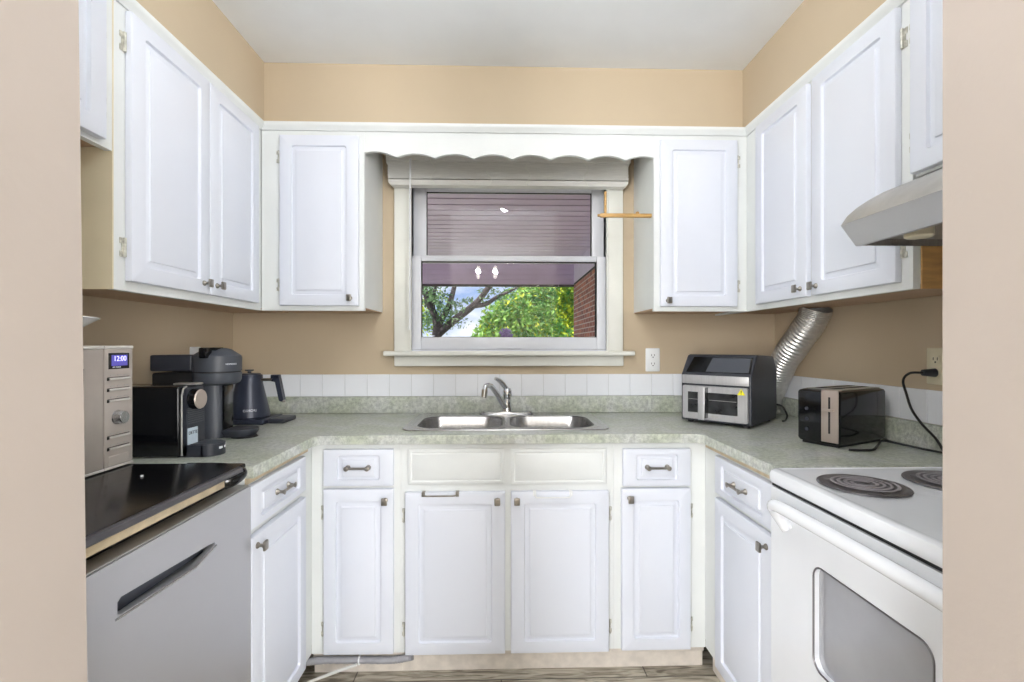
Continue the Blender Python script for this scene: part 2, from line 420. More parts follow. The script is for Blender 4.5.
# wooden rod fixed to the side of the cabinet right of the window
o4 = (.66, 2.12, 1.810)
t = thing('wooden_rod_bracket', 'thin honey wood rod with upright peg, jutting from the cabinet over the window right edge', 'rod', (.66, 2.12, 1.818))
b = MB(); b.box(.437, .6675, 2.114, 2.130, 1.810, 1.827, .003); b.cyl((.437, 2.122, 1.8185), (.427, 2.122, 1.8185), .006); tp(b, 'rod', dowel_m, t, o4)
b = MB(); b.box(.456, .466, 2.117, 2.127, 1.827, 1.925, .002); tp(b, 'peg', dowel_m, t, o4)
b = MB(); b.lathe([(.0, 0), (.007, .002), (.008, .007), (.0, .011)], (.605, 2.122, 1.8265)); tp(b, 'screw_knob', dowel_m, t, o4)

# ------------------------------------------------------------------ cabinet parts
def panel_mesh(w, h, t=.018, ix=.052, iz=.052, raised=True):
    """routed door: y=0 is the back, y=-t the face"""
    mb = MB(); L = []
    def lp(i, j, y, r=.002): L.append([(p[0], y, p[1]) for p in rrect(i, j, w - i, h - j, r)])
    lp(0, 0, 0); lp(0, 0, -(t - .004)); lp(.0012, .0012, -(t - .0012)); lp(.004, .004, -t)
    if raised:
        lp(ix, iz, -t, .010); lp(ix + .003, iz + .003, -(t - .0085), .008); lp(ix + .006, iz + .006, -(t - .0088), .006)
        k = .72 if iz < .04 else 1
        lp(ix + .020, iz + .020 * k, -(t - .0042), .004); lp(ix + .0215, iz + .0215 * k, -(t - .0008), .003); lp(ix + .024, iz + .024 * k, -t, .003)
    mb.loops(L); return mb
def knob_mesh():
    mb = MB(); mb.lathe([(0, 0), (.009, 0), (.009, -.003), (.0045, -.008), (.0045, -.014), (.010, -.020)], axis='y', seg=16)
    mb.box(-.011, .011, -.028, -.020, -.014, .014, .003, 2); return mb
def pull_mesh(w=.076):
    mb = MB()
    for s in (-1, 1):
        mb.lathe([(0, 0), (.010, 0), (.009, -.004), (.005, -.010), (.005, -.018), (.009, -.026), (.0, -.029)], (s * w / 2, 0, 0), axis='y', seg=16)
    mb.cyl((-w / 2, -.021, 0), (w / 2, -.021, 0), .0045, seg=12); return mb
KN = knob_mesh().build('knob', nickel); PM = KN.data; bpy.data.objects.remove(KN)
PU = pull_mesh().build('pull_handle', nickel); PUM = PU.data; bpy.data.objects.remove(PU)
hb = MB(); hb.box(-.006, .006, -.004, 0, -.020, .020, .001); hb.cyl((0, -.006, -.026), (0, -.006, .026), .004, seg=10)
hb.box(-.012, .010, -.003, 0, .010, .026, .001); hb.box(-.012, .010, -.003, 0, -.026, -.010, .001)
HG = hb.build('hinge', hinge_m); HGM = HG.data; bpy.data.objects.remove(HG)
def inst(me, name, parent, loc, scale=None, rot=None):
    o = bpy.data.objects.new(name, me); COL.objects.link(o); o.parent = parent; o.location = loc
    if scale: o.scale = scale
    if rot: o.rotation_euler = rot
    return o

def cabinet(name, label, group, loc, rz, Wd, D, z0, z1, doors=(), drawers=(), flats=(), toe=0, end=None, under=None, rail=None, open_top=False, frame_from=0, frame_to=None, recess=.014):
    t = thing(name, label, 'cabinet', (loc[0], loc[1], 0), rz, group)
    fz = z0
    bz = z0 + (.014 if under else 0)
    b = MB()
    if open_top:
        b.box(0, .016, .0205, D, bz, z1); b.box(Wd - .016, Wd, .0205, D, bz, z1); b.box(.016, Wd - .016, .0205, D, bz, bz + .016); b.box(.016, Wd - .016, D - .01, D, bz + .016, z1)
    else: b.box(0, Wd, .0205, D, bz, z1, .0008, 1)
    b.build('carcass', frame_w, t)
    b = MB(); b.box(frame_from, frame_to or Wd, 0, .02, fz, z1, .0004, 1); b.build('face_frame', frame_w, t)
    if end == 'left':
        b = MB(); b.box(-.004, 0, .0, D, z0, z1); b.build('end_panel', end_cream, t, 'cream side panel with its shade in the colour')
    if end == 'right':
        b = MB(); b.box(Wd, Wd + .004, .021, D, z0, z1); b.build('end_panel', wood_raw, t, 'bare tan wood side panel')
    if under:
        b = MB(); b.box(.003, Wd - .003, .022, D - .002, bz - .005, bz - .0003); b.build('underside_panel', wood_under, t, 'bare wood underside')
    if toe:
        b = MB(); b.box(frame_from, frame_to or Wd, recess + .014, recess + .032, 0, toe - .001); b.box(frame_from, frame_to or Wd, recess, recess + .014, toe - .022, toe - .001, .002); b.build('kick_board', kick_m, t)
        for q in (0, Wd - .016):
            b2 = MB(); b2.box(q, q + .016, recess + .036, D, 0, toe - .001); b2.build('base_support', frame_w, t)
    if rail:
        b = MB(); b.box(rail[0], rail[1], -.004, -.0003, z1 - .019, z1, .001, 1); b.build('top_rail', rail_tan, t, 'bare wood strip under the worktop')
    for d in doors:
        x0, x1, a, c, hs, kx, kz = d[:7]
        o = panel_mesh(x1 - x0, c - a, ix=.050 if x1 - x0 > .3 else .045, iz=.045).build('door', door_w, t); o.location = (x0, -.002, a)
        if kx is not None: inst(PM, 'knob', o, (kx - x0, -.018, kz - a))
        hx = (-.007 if hs == 'l' else x1 - x0 + .007)
        for hz in (.09, c - a - .09): inst(HGM, 'hinge', o, (hx, .0015, hz), ((1 if hs == 'l' else -1) * (.6 if toe else 1), 1, 1))
    for d in drawers:
        x0, x1, a, c = d
        o = panel_mesh(x1 - x0, c - a, ix=.050, iz=.022).build('drawer', door_w, t); o.location = (x0, -.002, a)
        inst(PUM, 'pull_handle', o, ((x1 - x0) / 2, -.0175, (c - a) / 2 + .002))
    for x0, x1, a, c in flats:
        mb = MB(); w, h = x1 - x0, c - a
        L = [[(p[0], y, p[1]) for p in rrect(i, i, w - i, h - i, .002)] for i, y in ((0, 0), (0, -.006), (.003, -.008), (.012, -.008), (.014, -.0055), (.018, -.0055), (.02, -.007))]
        o = mb.loops(L).build('false_drawer_front', frame_w, t); o.location = (x0, -.0005, a)
    return t

UB, UT = 1.40, 2.2
G1 = None
# left run faces +x : local x = world Y
cabinet('wall_cabinet', 'two-door white wall cabinet hanging above the coffee machines on the left wall', G1, (-1.03, 1.308), pi / 2, BW - 1.308 - .001, 1.03 - 1.326 + .592, UB, UT,
        doors=[(1.345 - 1.308, 1.699 - 1.308, 1.427, 2.166, 'l', 1.664 - 1.308, 1.462), (1.703 - 1.308, 2.040 - 1.308, 1.427, 2.166, 'r', 1.738 - 1.308, 1.462)], end='left', under=True, frame_to=2.0915 - 1.308)
cabinet('wall_cabinet', 'short white wall cabinet at the far left above the microwave, mostly hidden by the doorway', G1, (-1.03, .545), pi / 2, 1.303 - .545, .295, 1.765, UT,
        doors=[(.03, .372, 1.778, 2.166, 'l', None, 0), (.376, .718, 1.778, 2.166, 'r', None, 0)], under=True)
# right run faces -x : local x = -world Y
cabinet('wall_cabinet', 'two-door white wall cabinet on the right wall, silver duct coming out underneath', G1, (1.0845, BW - .001), -pi / 2, BW - .001 - 1.238, RW - 1.0845 - .001, UB, UT,
        doors=[(BW - 1.992, BW - 1.653, 1.422, 2.166, 'l', BW - 1.686, 1.452), (BW - 1.626, BW - 1.273, 1.422, 2.166, 'r', BW - 1.600, 1.452)], end='right', under=True)
# shift that face frame so it starts at the visible corner: handled by the corner cabinet in front of it
cabinet('wall_cabinet', 'short white wall cabinet directly above the steel range hood', G1, (1.0845, 1.230), -pi / 2, 1.230 - .545, RW - 1.0845 - .001, 1.69, UT,
        doors=[(.003, .325, 1.697, 2.166, 'l', .29, 1.725), (.329, .655, 1.697, 2.166, 'r', .365, 1.725)], under=True)
# back run faces -y
cabinet('wall_cabinet', 'single-door white wall cabinet left of the window', G1, (-1.0285, 2.0935), 0, -.591 + 1.0285, BW - 2.0935 - .001, UB, UT,
        doors=[(-.945 + 1.0285, -.612 + 1.0285, 1.420, 2.148, 'l', -.645 + 1.0285, 1.452)], under=True)
cabinet('wall_cabinet', 'single-door white wall cabinet right of the window', G1, (.6985 - .030, 2.0935), 0, 1.083 - .6685, BW - 2.0935 - .001, UB, UT,
        doors=[(.6935 - .6685, 1.033 - .6685, 1.420, 2.148, 'r', .724 - .6685, 1.445)], under=True)

BZ = .8795
cabinet('base_cabinet', 'white base cabinet with one drawer right beside the dishwasher', None, (-.714, 1.358), pi / 2, BW - 1.358 - .002, .611, .09, BZ,
        doors=[(.004, .376, .100, .712, 'r', .030, .682)], drawers=[(.002, .374, .735, .857)], toe=.09, rail=(0, .43), recess=.075, frame_to=1.8318 - 1.358)
cabinet('base_cabinet', 'narrow white base cabinet with one drawer left of the sink doors, hose at its foot', None, (-.7135, 1.832), 0, .3335, BW - 1.832 - .002, .088, BZ,
        doors=[(-.664 + .7135, -.405 + .7135, .094, .712, 'l', -.433 + .7135, .672)], drawers=[(-.664 + .7135, -.405 + .7135, .724, .861)], toe=.087)
cabinet('base_cabinet', 'wide white two-door base cabinet under the sink with two plain false drawers', None, (-.3795, 1.832), 0, .808, BW - 1.832 - .002, .088, BZ,
        doors=[(-.361 + .3795, .014 + .3795, .088, .698, 'l', -.005 + .3795 - .01, .668), (.036 + .3795, .408 + .3795, .088, .698, 'r', .058 + .3795, .668)],
        flats=[(-.353 + .3795, .010 + .3795, .725, .859), (.036 + .3795, .400 + .3795, .721, .857)], toe=.087, open_top=True)
cabinet('base_cabinet', 'narrow white base cabinet with one drawer right of the sink doors', None, (.429, 1.832), 0, .3568, BW - 1.832 - .002, .088, BZ,
        doors=[(.457 - .429, .722 - .429, .091, .706, 'r', .486 - .429, .671)], drawers=[(.462 - .429, .722 - .429, .715, .857)], toe=.087)
cabinet('base_cabinet', 'white base cabinet with one drawer between the corner and the stove', None, (.786, BW - .002), -pi / 2, BW - .002 - 1.312, .608, .09, BZ,
        doors=[(BW - 1.711, BW - 1.345, .098, .705, 'l', BW - 1.372, .668)], drawers=[(BW - 1.711, BW - 1.345, .723, .855)], toe=.09, rail=(BW - 1.825, BW - 1.315), frame_from=BW - .002 - 1.8315)

# towel bars hooked over the two sink doors
def towel_bar(x0, x1, m, label, dz=0):
    o = (x0, 1.80, .70); t = thing('over_door_towel_bar', label, 'towel bar', o)
    b = MB(); b.tube(smooth_path([(x0, 1.808, .700), (x0, 1.800, .690), (x0 + .006, 1.798, .682 + dz), (x0 + .02, 1.798, .680 + dz), (x1 - .02, 1.798, .680 + dz), (x1 - .006, 1.798, .682 + dz), (x1, 1.800, .690), (x1, 1.808, .700)], 4), .0028, 8)
    tp(b, 'bar', m, t, o)
    for x in (x0, x1):
        b = MB(); b.box(x - .006, x + .006, 1.806, 1.8295, .6985, .7005); b.box(x - .006, x + .006, 1.806, 1.8085, .684, .6985); tp(b, 'hook', m, t, o)
towel_bar(-.292, -.165, nickel, 'low metal towel bar hooked over the left sink door', .009)
towel_bar(.125, .262, white_pl, 'white towel bar hooked over the right sink door')

# scalloped board between the cabinets
dips = [-.457, -.289, -.120, .047, .214, .381, .546]
def vz(x):
    if x < dips[0]:
        u = (dips[0] - x) / (dips[0] + .5905); return 2.066 + .022 * sin(u * pi * .75) 
    if x > dips[-1]:
        u = (x - dips[-1]) / (.668 - dips[-1]); return 2.062 + .018 * sin(u * pi * .8)
    for a, c in zip(dips, dips[1:]):
        if a <= x <= c: return 2.060 + .021 * abs(sin((x - a) / (c - a) * pi)) ** .85
n = 170; xs = [-.5905 + (.6680 + .5905) * i / n for i in range(n + 1)]
b = MB(); lp = []
front = [(x, vz(x)) for x in xs]
for y in (2.0935, 2.111):
    lp.append([(x, y, z) for x, z in front] + [(x, y, 2.2) for x, z in reversed(front)])
L = [[b.bm.verts.new(p) for p in l] for l in lp]; N = len(L[0])
for i in range(N): b.bm.faces.new((L[0][i], L[0][(i + 1) % N], L[1][(i + 1) % N], L[1][i]))
for l in L:
    for i in range(n): b.bm.faces.new((l[i], l[i + 1], l[N - 2 - i], l[N - 1 - i]))
v = b.build('scalloped_valance', frame_w); tag(v, 'white wooden board with a scalloped lower edge over the window', 'valance')

# ------------------------------------------------------------------ worktop
FX, RX, FYc = -.689, .761, 1.807
YL, YR = 1.357, 1.311
def arc(cx, cy, r, a0, a1, n=6): return [(cx + r * cos(radians(a0 + (a1 - a0) * i / n)), cy + r * sin(radians(a0 + (a1 - a0) * i / n))) for i in range(n + 1)]
r = .035
outer = [(LW + .0015, YL), (FX, YL)] + arc(FX + r, FYc - r, r, 180, 90) + arc(RX - r, FYc - r, r, 90, 0) + [(RX, YR), (RW - .0015, YR), (RW - .0015, BW - .0015), (LW + .0015, BW - .0015)]
hole = rrect(-.365, 1.918, .405, 2.345, .05, 5)
wt = thing('countertop', 'grey-green mottled laminate worktop running around three walls', 'countertop', (0, 2.1, .8805))
b = MB(); b.plate(outer, [hole], 0, .0335); b.xf(Matrix.Translation((0, -2.1, 0)))
o = b.build('worktop', counter_m, wt)
md = o.modifiers.new('bevel', 'BEVEL'); md.width = .014; md.segments = 4; md.limit_method = 'ANGLE'; md.angle_limit = radians(60)
b = MB(); zb = .9145
b.box(LW + .0015, RW - .0015, 2.393, BW - .0015, zb, .996, .004); b.box(LW + .0015, LW + .0215, YL, 2.3925, zb, .996, .004); b.box(RW - .0215, RW - .0015, YR, 2.3925, zb, .996, .004)
b.xf(Matrix.Translation((0, -2.1, -.8805))); b.build('backsplash', counter_m, wt)
# tile row
tl = thing('tile_row', 'single row of white square tiles above the worktop backsplash', 'tiles', (0, 2.41, 1.0))
b = MB(); s = .1095; x = LW + .004
while x < RW - .02:
    b.box(x, min(x + s - .0016, RW - .003), 2.406, BW - .0008, .9972, 1.106, .0012, 1); x += s
y = 2.404
while y > YR:
    b.box(LW + .0008, LW + .0085, max(y - s + .0016, YR), y, .9972, 1.106, .0012, 1); b.box(RW - .0085, RW - .0008, max(y - s + .0016, YR), y, .9972, 1.106, .0012, 1); y -= s
tp(b, 'tiles', white_en, tl, (0, 2.41, 1.0))
b = MB(); b.box(LW + .004, RW - .003, 2.4085, BW - .0006, .9966, 1.1055); tp(b, 'grout', mat('pale_grout', (196, 198, 198), .8), tl, (0, 2.41, 1.0))

# ------------------------------------------------------------------ sink
so = (.02, 2.13, .9145)
t = thing('kitchen_sink', 'double-bowl stainless steel sink set into the worktop under the window', 'sink', so)
b1 = rrect(-.350, 1.935, .003, 2.268, .085, 8); b2 = rrect(.037, 1.935, .390, 2.268, .085, 8)
b = MB(); b.plate(rrect(-.395, 1.893, .435, 2.372, .05, 6), [b1, b2], .9146, .9178); o = tp(b, 'rim', steel, t, so)
def lip(mb, x0, y0, x1, y1, R):
    L = []
    for i, z, rr in ((-.022, .9180, R + .015), (-.018, .9200, R + .012), (-.012, .9195, R + .008), (-.004, .918, R), (0, .912, R), (.003, .86, R), (.010, .79, R - .01), (.022, .766, R - .02), (.045, .758, R - .035)):
        L.append([(p[0], p[1], z) for p in rrect(x0 + i, y0 + i, x1 - i, y1 - i, max(rr, .02), 8)])
    mb.loops(L, cap0=False, cap1=True)
for x0, x1 in ((-.350, .003), (.037, .390)):
    b = MB(); lip(b, x0, 1.935, x1, 2.268, .085); o = tp(b, 'basin', steel, t, so)
    cx = (x0 + x1) / 2; d = MB(); d.lathe([(0, .7585), (.042, .7585), (.042, .7605), (.03, .7600), (.028, .7590), (0, .7588)], (cx, 2.1, 0)); tp(d, 'drain', chrome, o, so)
b = MB(); ring_o = rrect(-.395, 1.893, .435, 2.372, .05, 6)
L = [[(.02 + (p[0] - .02) * (1 + k), 2.13 + (p[1] - 2.13) * (1 + k), z) for p in ring_o] for k, z in ((.0, .9147), (.004, .9165), (0, .9192), (-.012, .9178))]
b.loops(L, False, False); tp(b, 'rolled_edge', steel, t, so)
# faucet
fo = (.025, 2.33, .9195)
t = thing('kitchen_faucet', 'chrome single-lever faucet standing behind the sink', 'faucet', fo)
b = MB(); b.prism(rrect(-.105, 2.302, .155, 2.356, .026, 6), .9195, .927, 'z'); b.prism(rrect(-.098, 2.307, .148, 2.351, .02, 6), .927, .932, 'z'); tp(b, 'base_plate', chrome, t, fo)
b = MB(); b.lathe([(0, .932), (.026, .932), (.024, .945), (.020, .955), (.019, 1.0), (.022, 1.012), (.022, 1.03), (.016, 1.043), (0, 1.047)], (.028, 2.33, 0)); tp(b, 'body', chrome, t, fo)
b = MB(); b.tube(smooth_path([(.022, 2.322, .950), (.006, 2.30, .972), (-.025, 2.245, 1.03), (-.05, 2.19, 1.066), (-.068, 2.155, 1.068), (-.074, 2.145, 1.05)], 6), .012, 14, rfun=lambda u: .014 - .003 * u); sp = tp(b, 'spout', chrome, t, fo)
b = MB(); b.cyl((-.074, 2.145, 1.052), (-.078, 2.138, 1.018), .0145, .0135); tp(b, 'spray_tip', chrome, sp, fo)
b = MB(); b.tube(smooth_path([(.028, 2.33, 1.035), (.014, 2.316, 1.055), (-.008, 2.295, 1.080), (-.028, 2.276, 1.094)], 5), .008, 12, rfun=lambda u: .012 - .004 * u + .002 * sin(u * pi)); tp(b, 'lever', chrome, t, fo)

# ------------------------------------------------------------------ dishwasher and black slab
do = (-.694, 1.05, 0)
t = thing('dishwasher', 'stainless steel dishwasher with a long pocket handle at lower left', 'dishwasher', do)
Y0, Y1 = .745, 1.353
b = MB(); b.box(-1.30, -.745, Y0 + .004, Y1 - .003, .02, .868); tp(b, 'tub', black_m, t, do)
# door with a recessed pocket handle
HY0, HY1, HZ0, HZ1 = .890, 1.185, .760, .792
b = MB(); xf_, xb = -.694, -.742
def facerow(y0, y1, z0, z1, xx=xf_): b.box(xb, xx, y0, y1, z0, z1)
dl = [[(x, y, z) for y, z in rrect(Y0, .115, Y1, .862, .004, 2)] for x in (xb, xf_)]
outer2 = [(y, z) for y, z in rrect(Y0, .115, Y1, .862, .004, 2)]
hole2 = [(HY0, HZ0 + .004), (HY0 + .01, HZ0), (HY1 - .075, HZ0 - .010), (HY1, HZ1 - .024), (HY1, HZ1 - .018), (HY1 - .012, HZ1 - .016), (HY0 + .008, HZ1), (HY0, HZ1 - .006)]
b.plate(outer2, [hole2], 0, .012)
b.xf(Matrix(((0, 0, 1, xf_ - .012), (1, 0, 0, 0), (0, 1, 0, 0), (0, 0, 0, 1))))
b.box(xb, xf_ - .034, Y0, Y1, .115, .862)
b.box(xf_ - .034, xf_ - .012, Y0, HY0 - .003, .115, .862); b.box(xf_ - .034, xf_ - .012, HY1 + .003, Y1, .115, .862)
b.box(xf_ - .034, xf_ - .012, HY0 - .003, HY1 + .003, .115, HZ0 - .013); b.box(xf_ - .034, xf_ - .012, HY0 - .003, HY1 + .003, HZ1 + .003, .862)
dr = tp(b, 'door', steel_soft, t, do, smooth=False)
b = MB(); b.box(xf_ - .0335, xf_ - .028, HY0, HY1, HZ0 - .01, HZ1); tp(b, 'pocket_handle', slate, dr, do, 'recessed grip')
b = MB(); b.tube([(xf_ + .001, HY0 - .006, HZ0 - .003), (xf_ + .001, HY1 - .075, HZ0 - .013), (xf_ + .001, HY1 + .006, HZ1 - .027)], .0020, 8); tp(b, 'handle_lip', steel, dr, do)
b = MB(); b.box(-.741, -.697, Y0 + .005, Y1 - .005, .8625, .8665, .001); tp(b, 'top_edge', steel_dull, dr, do)
b = MB(); b.box(-.80, -.775, Y0 + .004, Y1 - .004, .0, .112); tp(b, 'toe_panel', black_m, t, do)
b = MB(); b.box(LW + .002, -.72, FY1 + .002, Y0 - .002, 0, .868); tag(b.build('filler_cabinet', frame_w), 'plain white filler cabinet between dishwasher and doorway wall', 'cabinet')

bo = (-.98, .95, .905)
t = thing('black_worktop_slab', 'loose glossy black worktop board over the dishwasher, microwave standing on it', 'board', bo)
prof = [(LW + .004, .9155), (LW + .004, .905), (-.70, .905), (-.690, .905), (-.684, .910), (-.683, .918), (-.687, .927), (-.695, .931), (LW + .004, .931)]
b = MB(); b.prism([(-.700, .9165), (LW + .004, .9165), (LW + .004, .932), (-.700, .932), (-.694, .931), (-.692, .928), (-.692, .919), (-.694, .9168)], FY1 + .003, 1.322, 'y'); tp(b, 'board', slab_m, t, bo)
b = MB(); b.prism([(-.6918, .9165), (-.6918, .932), (-.684, .932), (-.680, .929), (-.679, .920), (-.683, .9165)], FY1 + .003, 1.285, 'y'); tp(b, 'front_edging', slab_edge, t, bo, 'grey front edging')
b = MB()
for a0, a1, rr in ((0, 1, .020),):
    b.tube(smooth_path([(-.715, 1.262, .900), (-.700, 1.272, .903), (-.692, 1.296, .911), (-.71, 1.312, .915), (-.76, 1.324, .920), (-.85, 1.328, .922)], 6), .02, 12, rfun=lambda u: .021 - .0105 * u)
tp(b, 'end_nosing', black_g, t, bo)
b = MB(); b.box(-.745, -.698, FY1 + .003, 1.235, .892, .916, .002); b.box(LW + .004, -.745, FY1 + .01, 1.31, .8865, .916); tp(b, 'support_batten', rail_tan, t, bo, 'bare wood batten under the front edge')
# white crumb lying on the slab
b = MB(); b.lathe([(0, 0), (.0035, .001), (.003, .004), (0, .005)], (-.87, 1.19, .9322)); tag(b.build('white_crumb', white_pl), 'tiny white crumb on the black board beside the microwave', 'crumb')

# ------------------------------------------------------------------ microwave
mo = (-1.15, 1.05, .932)
t = thing('microwave', 'silver-beige microwave at the left edge standing on the black board', 'microwave', mo)
MY0, MY1 = .835, 1.327; MX = -.994; MZ0, MZ1 = .945, 1.250
b = MB(); b.box(-1.312, MX - .026, MY0, MY1 - .004, MZ0, MZ1 - .003, .004); tp(b, 'housing', mw_hi, t, mo)
b = MB(); b.box(MX - .026, MX, MY0, 1.2315, MZ0 - .004, MZ1 - .008, .003); dr = tp(b, 'door', mw_m, t, mo)
b = MB(); b.box(MX - .001, MX + .0006, .885, 1.125, 1.0, 1.2, .0005); tp(b, 'door_window', black_g, dr, mo)
b = MB(); b.box(MX - .001, MX + .0008, 1.162, 1.174, .985, 1.195, .0005, 1); tp(b, 'grip_slot', black_m, dr, mo)
b = MB(); b.box(MX - .026, MX + .0, 1.2345, MY1, MZ0 - .004, MZ1 - .008, .003); cp = tp(b, 'control_panel', mw_m, t, mo)
for ya, yb, pr in ((MY0, 1.2325, dr), (1.2335, MY1 + .001, cp)):
    for za, zb_ in ((MZ1 - .008, MZ1), (MZ0 - .010, MZ0 - .004)):
        b = MB(); b.box(MX - .027, MX + .0015, ya, yb, za, zb_, .002); tp(b, 'edge_trim', mw_hi, pr, mo, 'pale edge trim')
b = MB(); b.box(MX - .001, MX + .0012, 1.246, 1.313, 1.190, 1.231, .0004, 1); ds = tp(b, 'display', black_g, cp, mo)
b = MB(); b.box(MX + .0012, MX + .0016, 1.254, 1.306, 1.198, 1.226); tp(b, 'screen', screen_m, cp, mo)
Mx = lambda x, y, z: Matrix(((0, 0, 1, x - mo[0]), (1, 0, 0, y - mo[1]), (0, 1, 0, z - mo[2]), (0, 0, 0, 1)))
lettering('12:00', .019, digit_m, cp, Mx(MX + .002, 1.281, 1.216), 'clock_digits')
lettering('AM  CLOCK', .005, white_txt, cp, Mx(MX + .002, 1.270, 1.1945), 'caption')
for z in (1.165, 1.137, 1.109, 1.016, .987):
    b = MB(); b.tube([(MX + .002, 1.2465, z), (MX + .003, 1.312, z)], .0026, 8); tp(b, 'button', mw_hi, cp, mo)
    b = MB(); b.box(MX - .001, MX + .0010, 1.2425, 1.3135, z + .0035, z + .0048); b.box(MX - .001, MX + .0022, 1.2415, 1.2465, z - .004, z + .003); tp(b, 'button_shadow_gap', slot_m, cp, mo)
    b = MB()
    for k in range(3): b.box(MX - .001, MX + .0007, 1.252 + k * .022, 1.266 + k * .022, z + .0085, z + .0105)
    tp(b, 'caption', steel_dull, cp, mo)
b = MB(); b.lathe([(0, 0), (.019, 0), (.017, .003), (.0165, .017), (.015, .019), (0, .019)], (MX, 1.275, 1.065), axis='x'); tp(b, 'dial', steel, cp, mo)
b = MB(); b.box(MX - .001, MX + .0008, 1.2445, 1.312, .9435, .968, .0006, 1); tp(b, 'door_button', mw_m, cp, mo)
for y in (.87, 1.29):
    for x in (-1.29, -1.03):
        b = MB(); b.cyl((x, y, .932), (x, y, .946), .012, seg=14); tp(b, 'foot', black_m, t, mo)
# bowl on top
b = MB(); prof = [(0, 0), (.045, 0), (.05, .006), (.085, .030), (.128, .060), (.135, .064), (.133, .066), (.124, .063), (.08, .036), (.045, .012), (0, .010)]
b.lathe(prof, (0, 0, 0), seg=40); o = b.build('white_bowl', ceramic); o.location = (-1.068, 1.10, 1.2505)
tag(o, 'white flared bowl on top of the microwave, only its rim showing', 'bowl')

# ------------------------------------------------------------------ coffee machines
zt = .9145
no = (-1.05, 1.53, zt)
t = thing('coffee_machine', 'boxy glossy black capsule coffee machine behind the microwave, white sticker on its front', 'coffee machine', (no[0] - .018, no[1] - .028, zt))
b = MB(); b.box(-1.20, -.940, 1.485, 1.600, zt + .004, 1.128, .008, 3); tp(b, 'housing', black_g, t, no)
b = MB(); b.prism([(-.939, zt + .004), (-.939, 1.128), (-.930, 1.122), (-.926, .965), (-.926, zt + .004)], 1.500, 1.588, 'y'); fr = tp(b, 'front_panel', black_s, t, no)
b = MB(); b.tube([(-.936, 1.492, zt + .006), (-.936, 1.492, 1.10), (-.934, 1.496, 1.120), (-.932, 1.508, 1.127)], .0028, 8); tp(b, 'edge_trim', steel_dull, t, no)
b = MB()
for k in range(8):
    z = 1.012 + k * .0065; b.box(-.935, -.9255, 1.504, 1.584, z, z + .0028)
tp(b, 'front_grille', slate, t, no)
b = MB(); b.cyl((-.935, 1.535, 1.086), (-.908, 1.535, 1.086), .031, .031, 28); lv = tp(b, 'brew_head', black_g, t, no)
b = MB(); b.cyl((-.9078, 1.535, 1.086), (-.904, 1.535, 1.086), .030, .028, 28); tp(b, 'brew_head_disc', rose_st, lv, no, 'warm silver disc')
b = MB(); b.box(-.985, -.915, 1.525, 1.565, 1.129, 1.135, .003); tp(b, 'lever', steel_dull, t, no)
b = MB(); b.prism([(1.502, .951), (1.548, .951), (1.548, 1.0), (1.502, 1.0)], -.926, -.9235, 'x'); st = tp(b, 'sticker', label_m, t, no, 'pale blue-white sticker')
Mn = lambda x, y, z: Matrix(((0, 0, 1, x - no[0]), (1, 0, 0, y - no[1]), (0, 1, 0, z - no[2]), (0, 0, 0, 1)))
lettering('DETTE', .014, dark_txt, st, Mn(-.9232, 1.525, .985))
b = MB(); L = [[(x, y, z) for x, y in [(-.955, 1.500), (-.88, 1.500)] + arc(-.885, 1.543, .043, -90, 90, 12) + [(-.955, 1.586)]] for z in (zt, .950)]
b.loops(L); dt = tp(b, 'drip_tray', black_s, t, no)
b = MB(); L = [[(-.905 + (x + .905) * .93, 1.543 + (y - 1.543) * .88, z) for x, y in [(-.92, 1.500), (-.88, 1.500)] + arc(-.885, 1.543, .043, -90, 90, 12) + [(-.92, 1.586)]] for z in (.9502, .9525)]
b.loops(L); tp(b, 'tray_grid', slate, dt, no)
b = MB(); b.box(-.848, -.8425, 1.526, 1.555, .934, .941, .0005, 1); tp(b, 'badge', white_txt, dt, no)
b = MB(); b.box(-1.285, -1.206, 1.500, 1.590, zt + .03, 1.165, .012, 3); tp(b, 'water_tank', clear_pl, t, no, 'clear water tank behind the housing')

vo = (-1.06, 1.80, zt)
t = thing('coffee_machine', 'tall matt black coffee machine with a round head, between the boxy machine and the kettle', 'coffee machine', vo)
hc = (-1.045, 1.80)
b = MB(); b.lathe([(0, 1.108), (.062, 1.108), (.074, 1.114), (.079, 1.125), (.080, 1.150), (.0785, 1.1515)], (hc[0], hc[1], 0), seg=48); hd = tp(b, 'lower_head', slate, t, vo)
b = MB(); b.lathe([(.076, 1.1515), (.076, 1.1565)], (hc[0], hc[1], 0), seg=48); tp(b, 'seam', black_m, t, vo)
b = MB(); b.lathe([(0, 1.1565), (.080, 1.1568), (.0805, 1.205), (.078, 1.213), (.070, 1.219), (.046, 1.236), (.030, 1.240), (0, 1.241)], (hc[0], hc[1], 0), seg=48); lid = tp(b, 'lid', slate, t, vo)
b = MB(); b.box(-1.052, -1.030, 1.700, 1.745, 1.205, 1.243, .004); b.box(-1.06, -1.02, 1.74, 1.80, 1.232, 1.243, .004); tp(b, 'lid_latch', black_g, lid, vo)
b = MB(); b.box(-1.245, -1.10, 1.738, 1.862, 1.158, 1.216, .006, 3); tp(b, 'upper_body', black_s, t, vo)
b = MB(); b.box(-1.242, -1.09, 1.742, 1.858, zt + .004, 1.1525, .008, 3); tp(b, 'rear_body', black_m, t, vo)
b = MB(); b.lathe([(0, zt), (.052, zt), (.050, .93), (.046, .99), (.047, 1.107), (0, 1.107)], (-1.055, 1.80, 0), seg=36); tp(b, 'column', slate, t, vo)
b = MB(); b.box(-1.010, -1.002, 1.770, 1.830, .925, 1.107, .003); tp(b, 'column_front', black_g, t, vo)
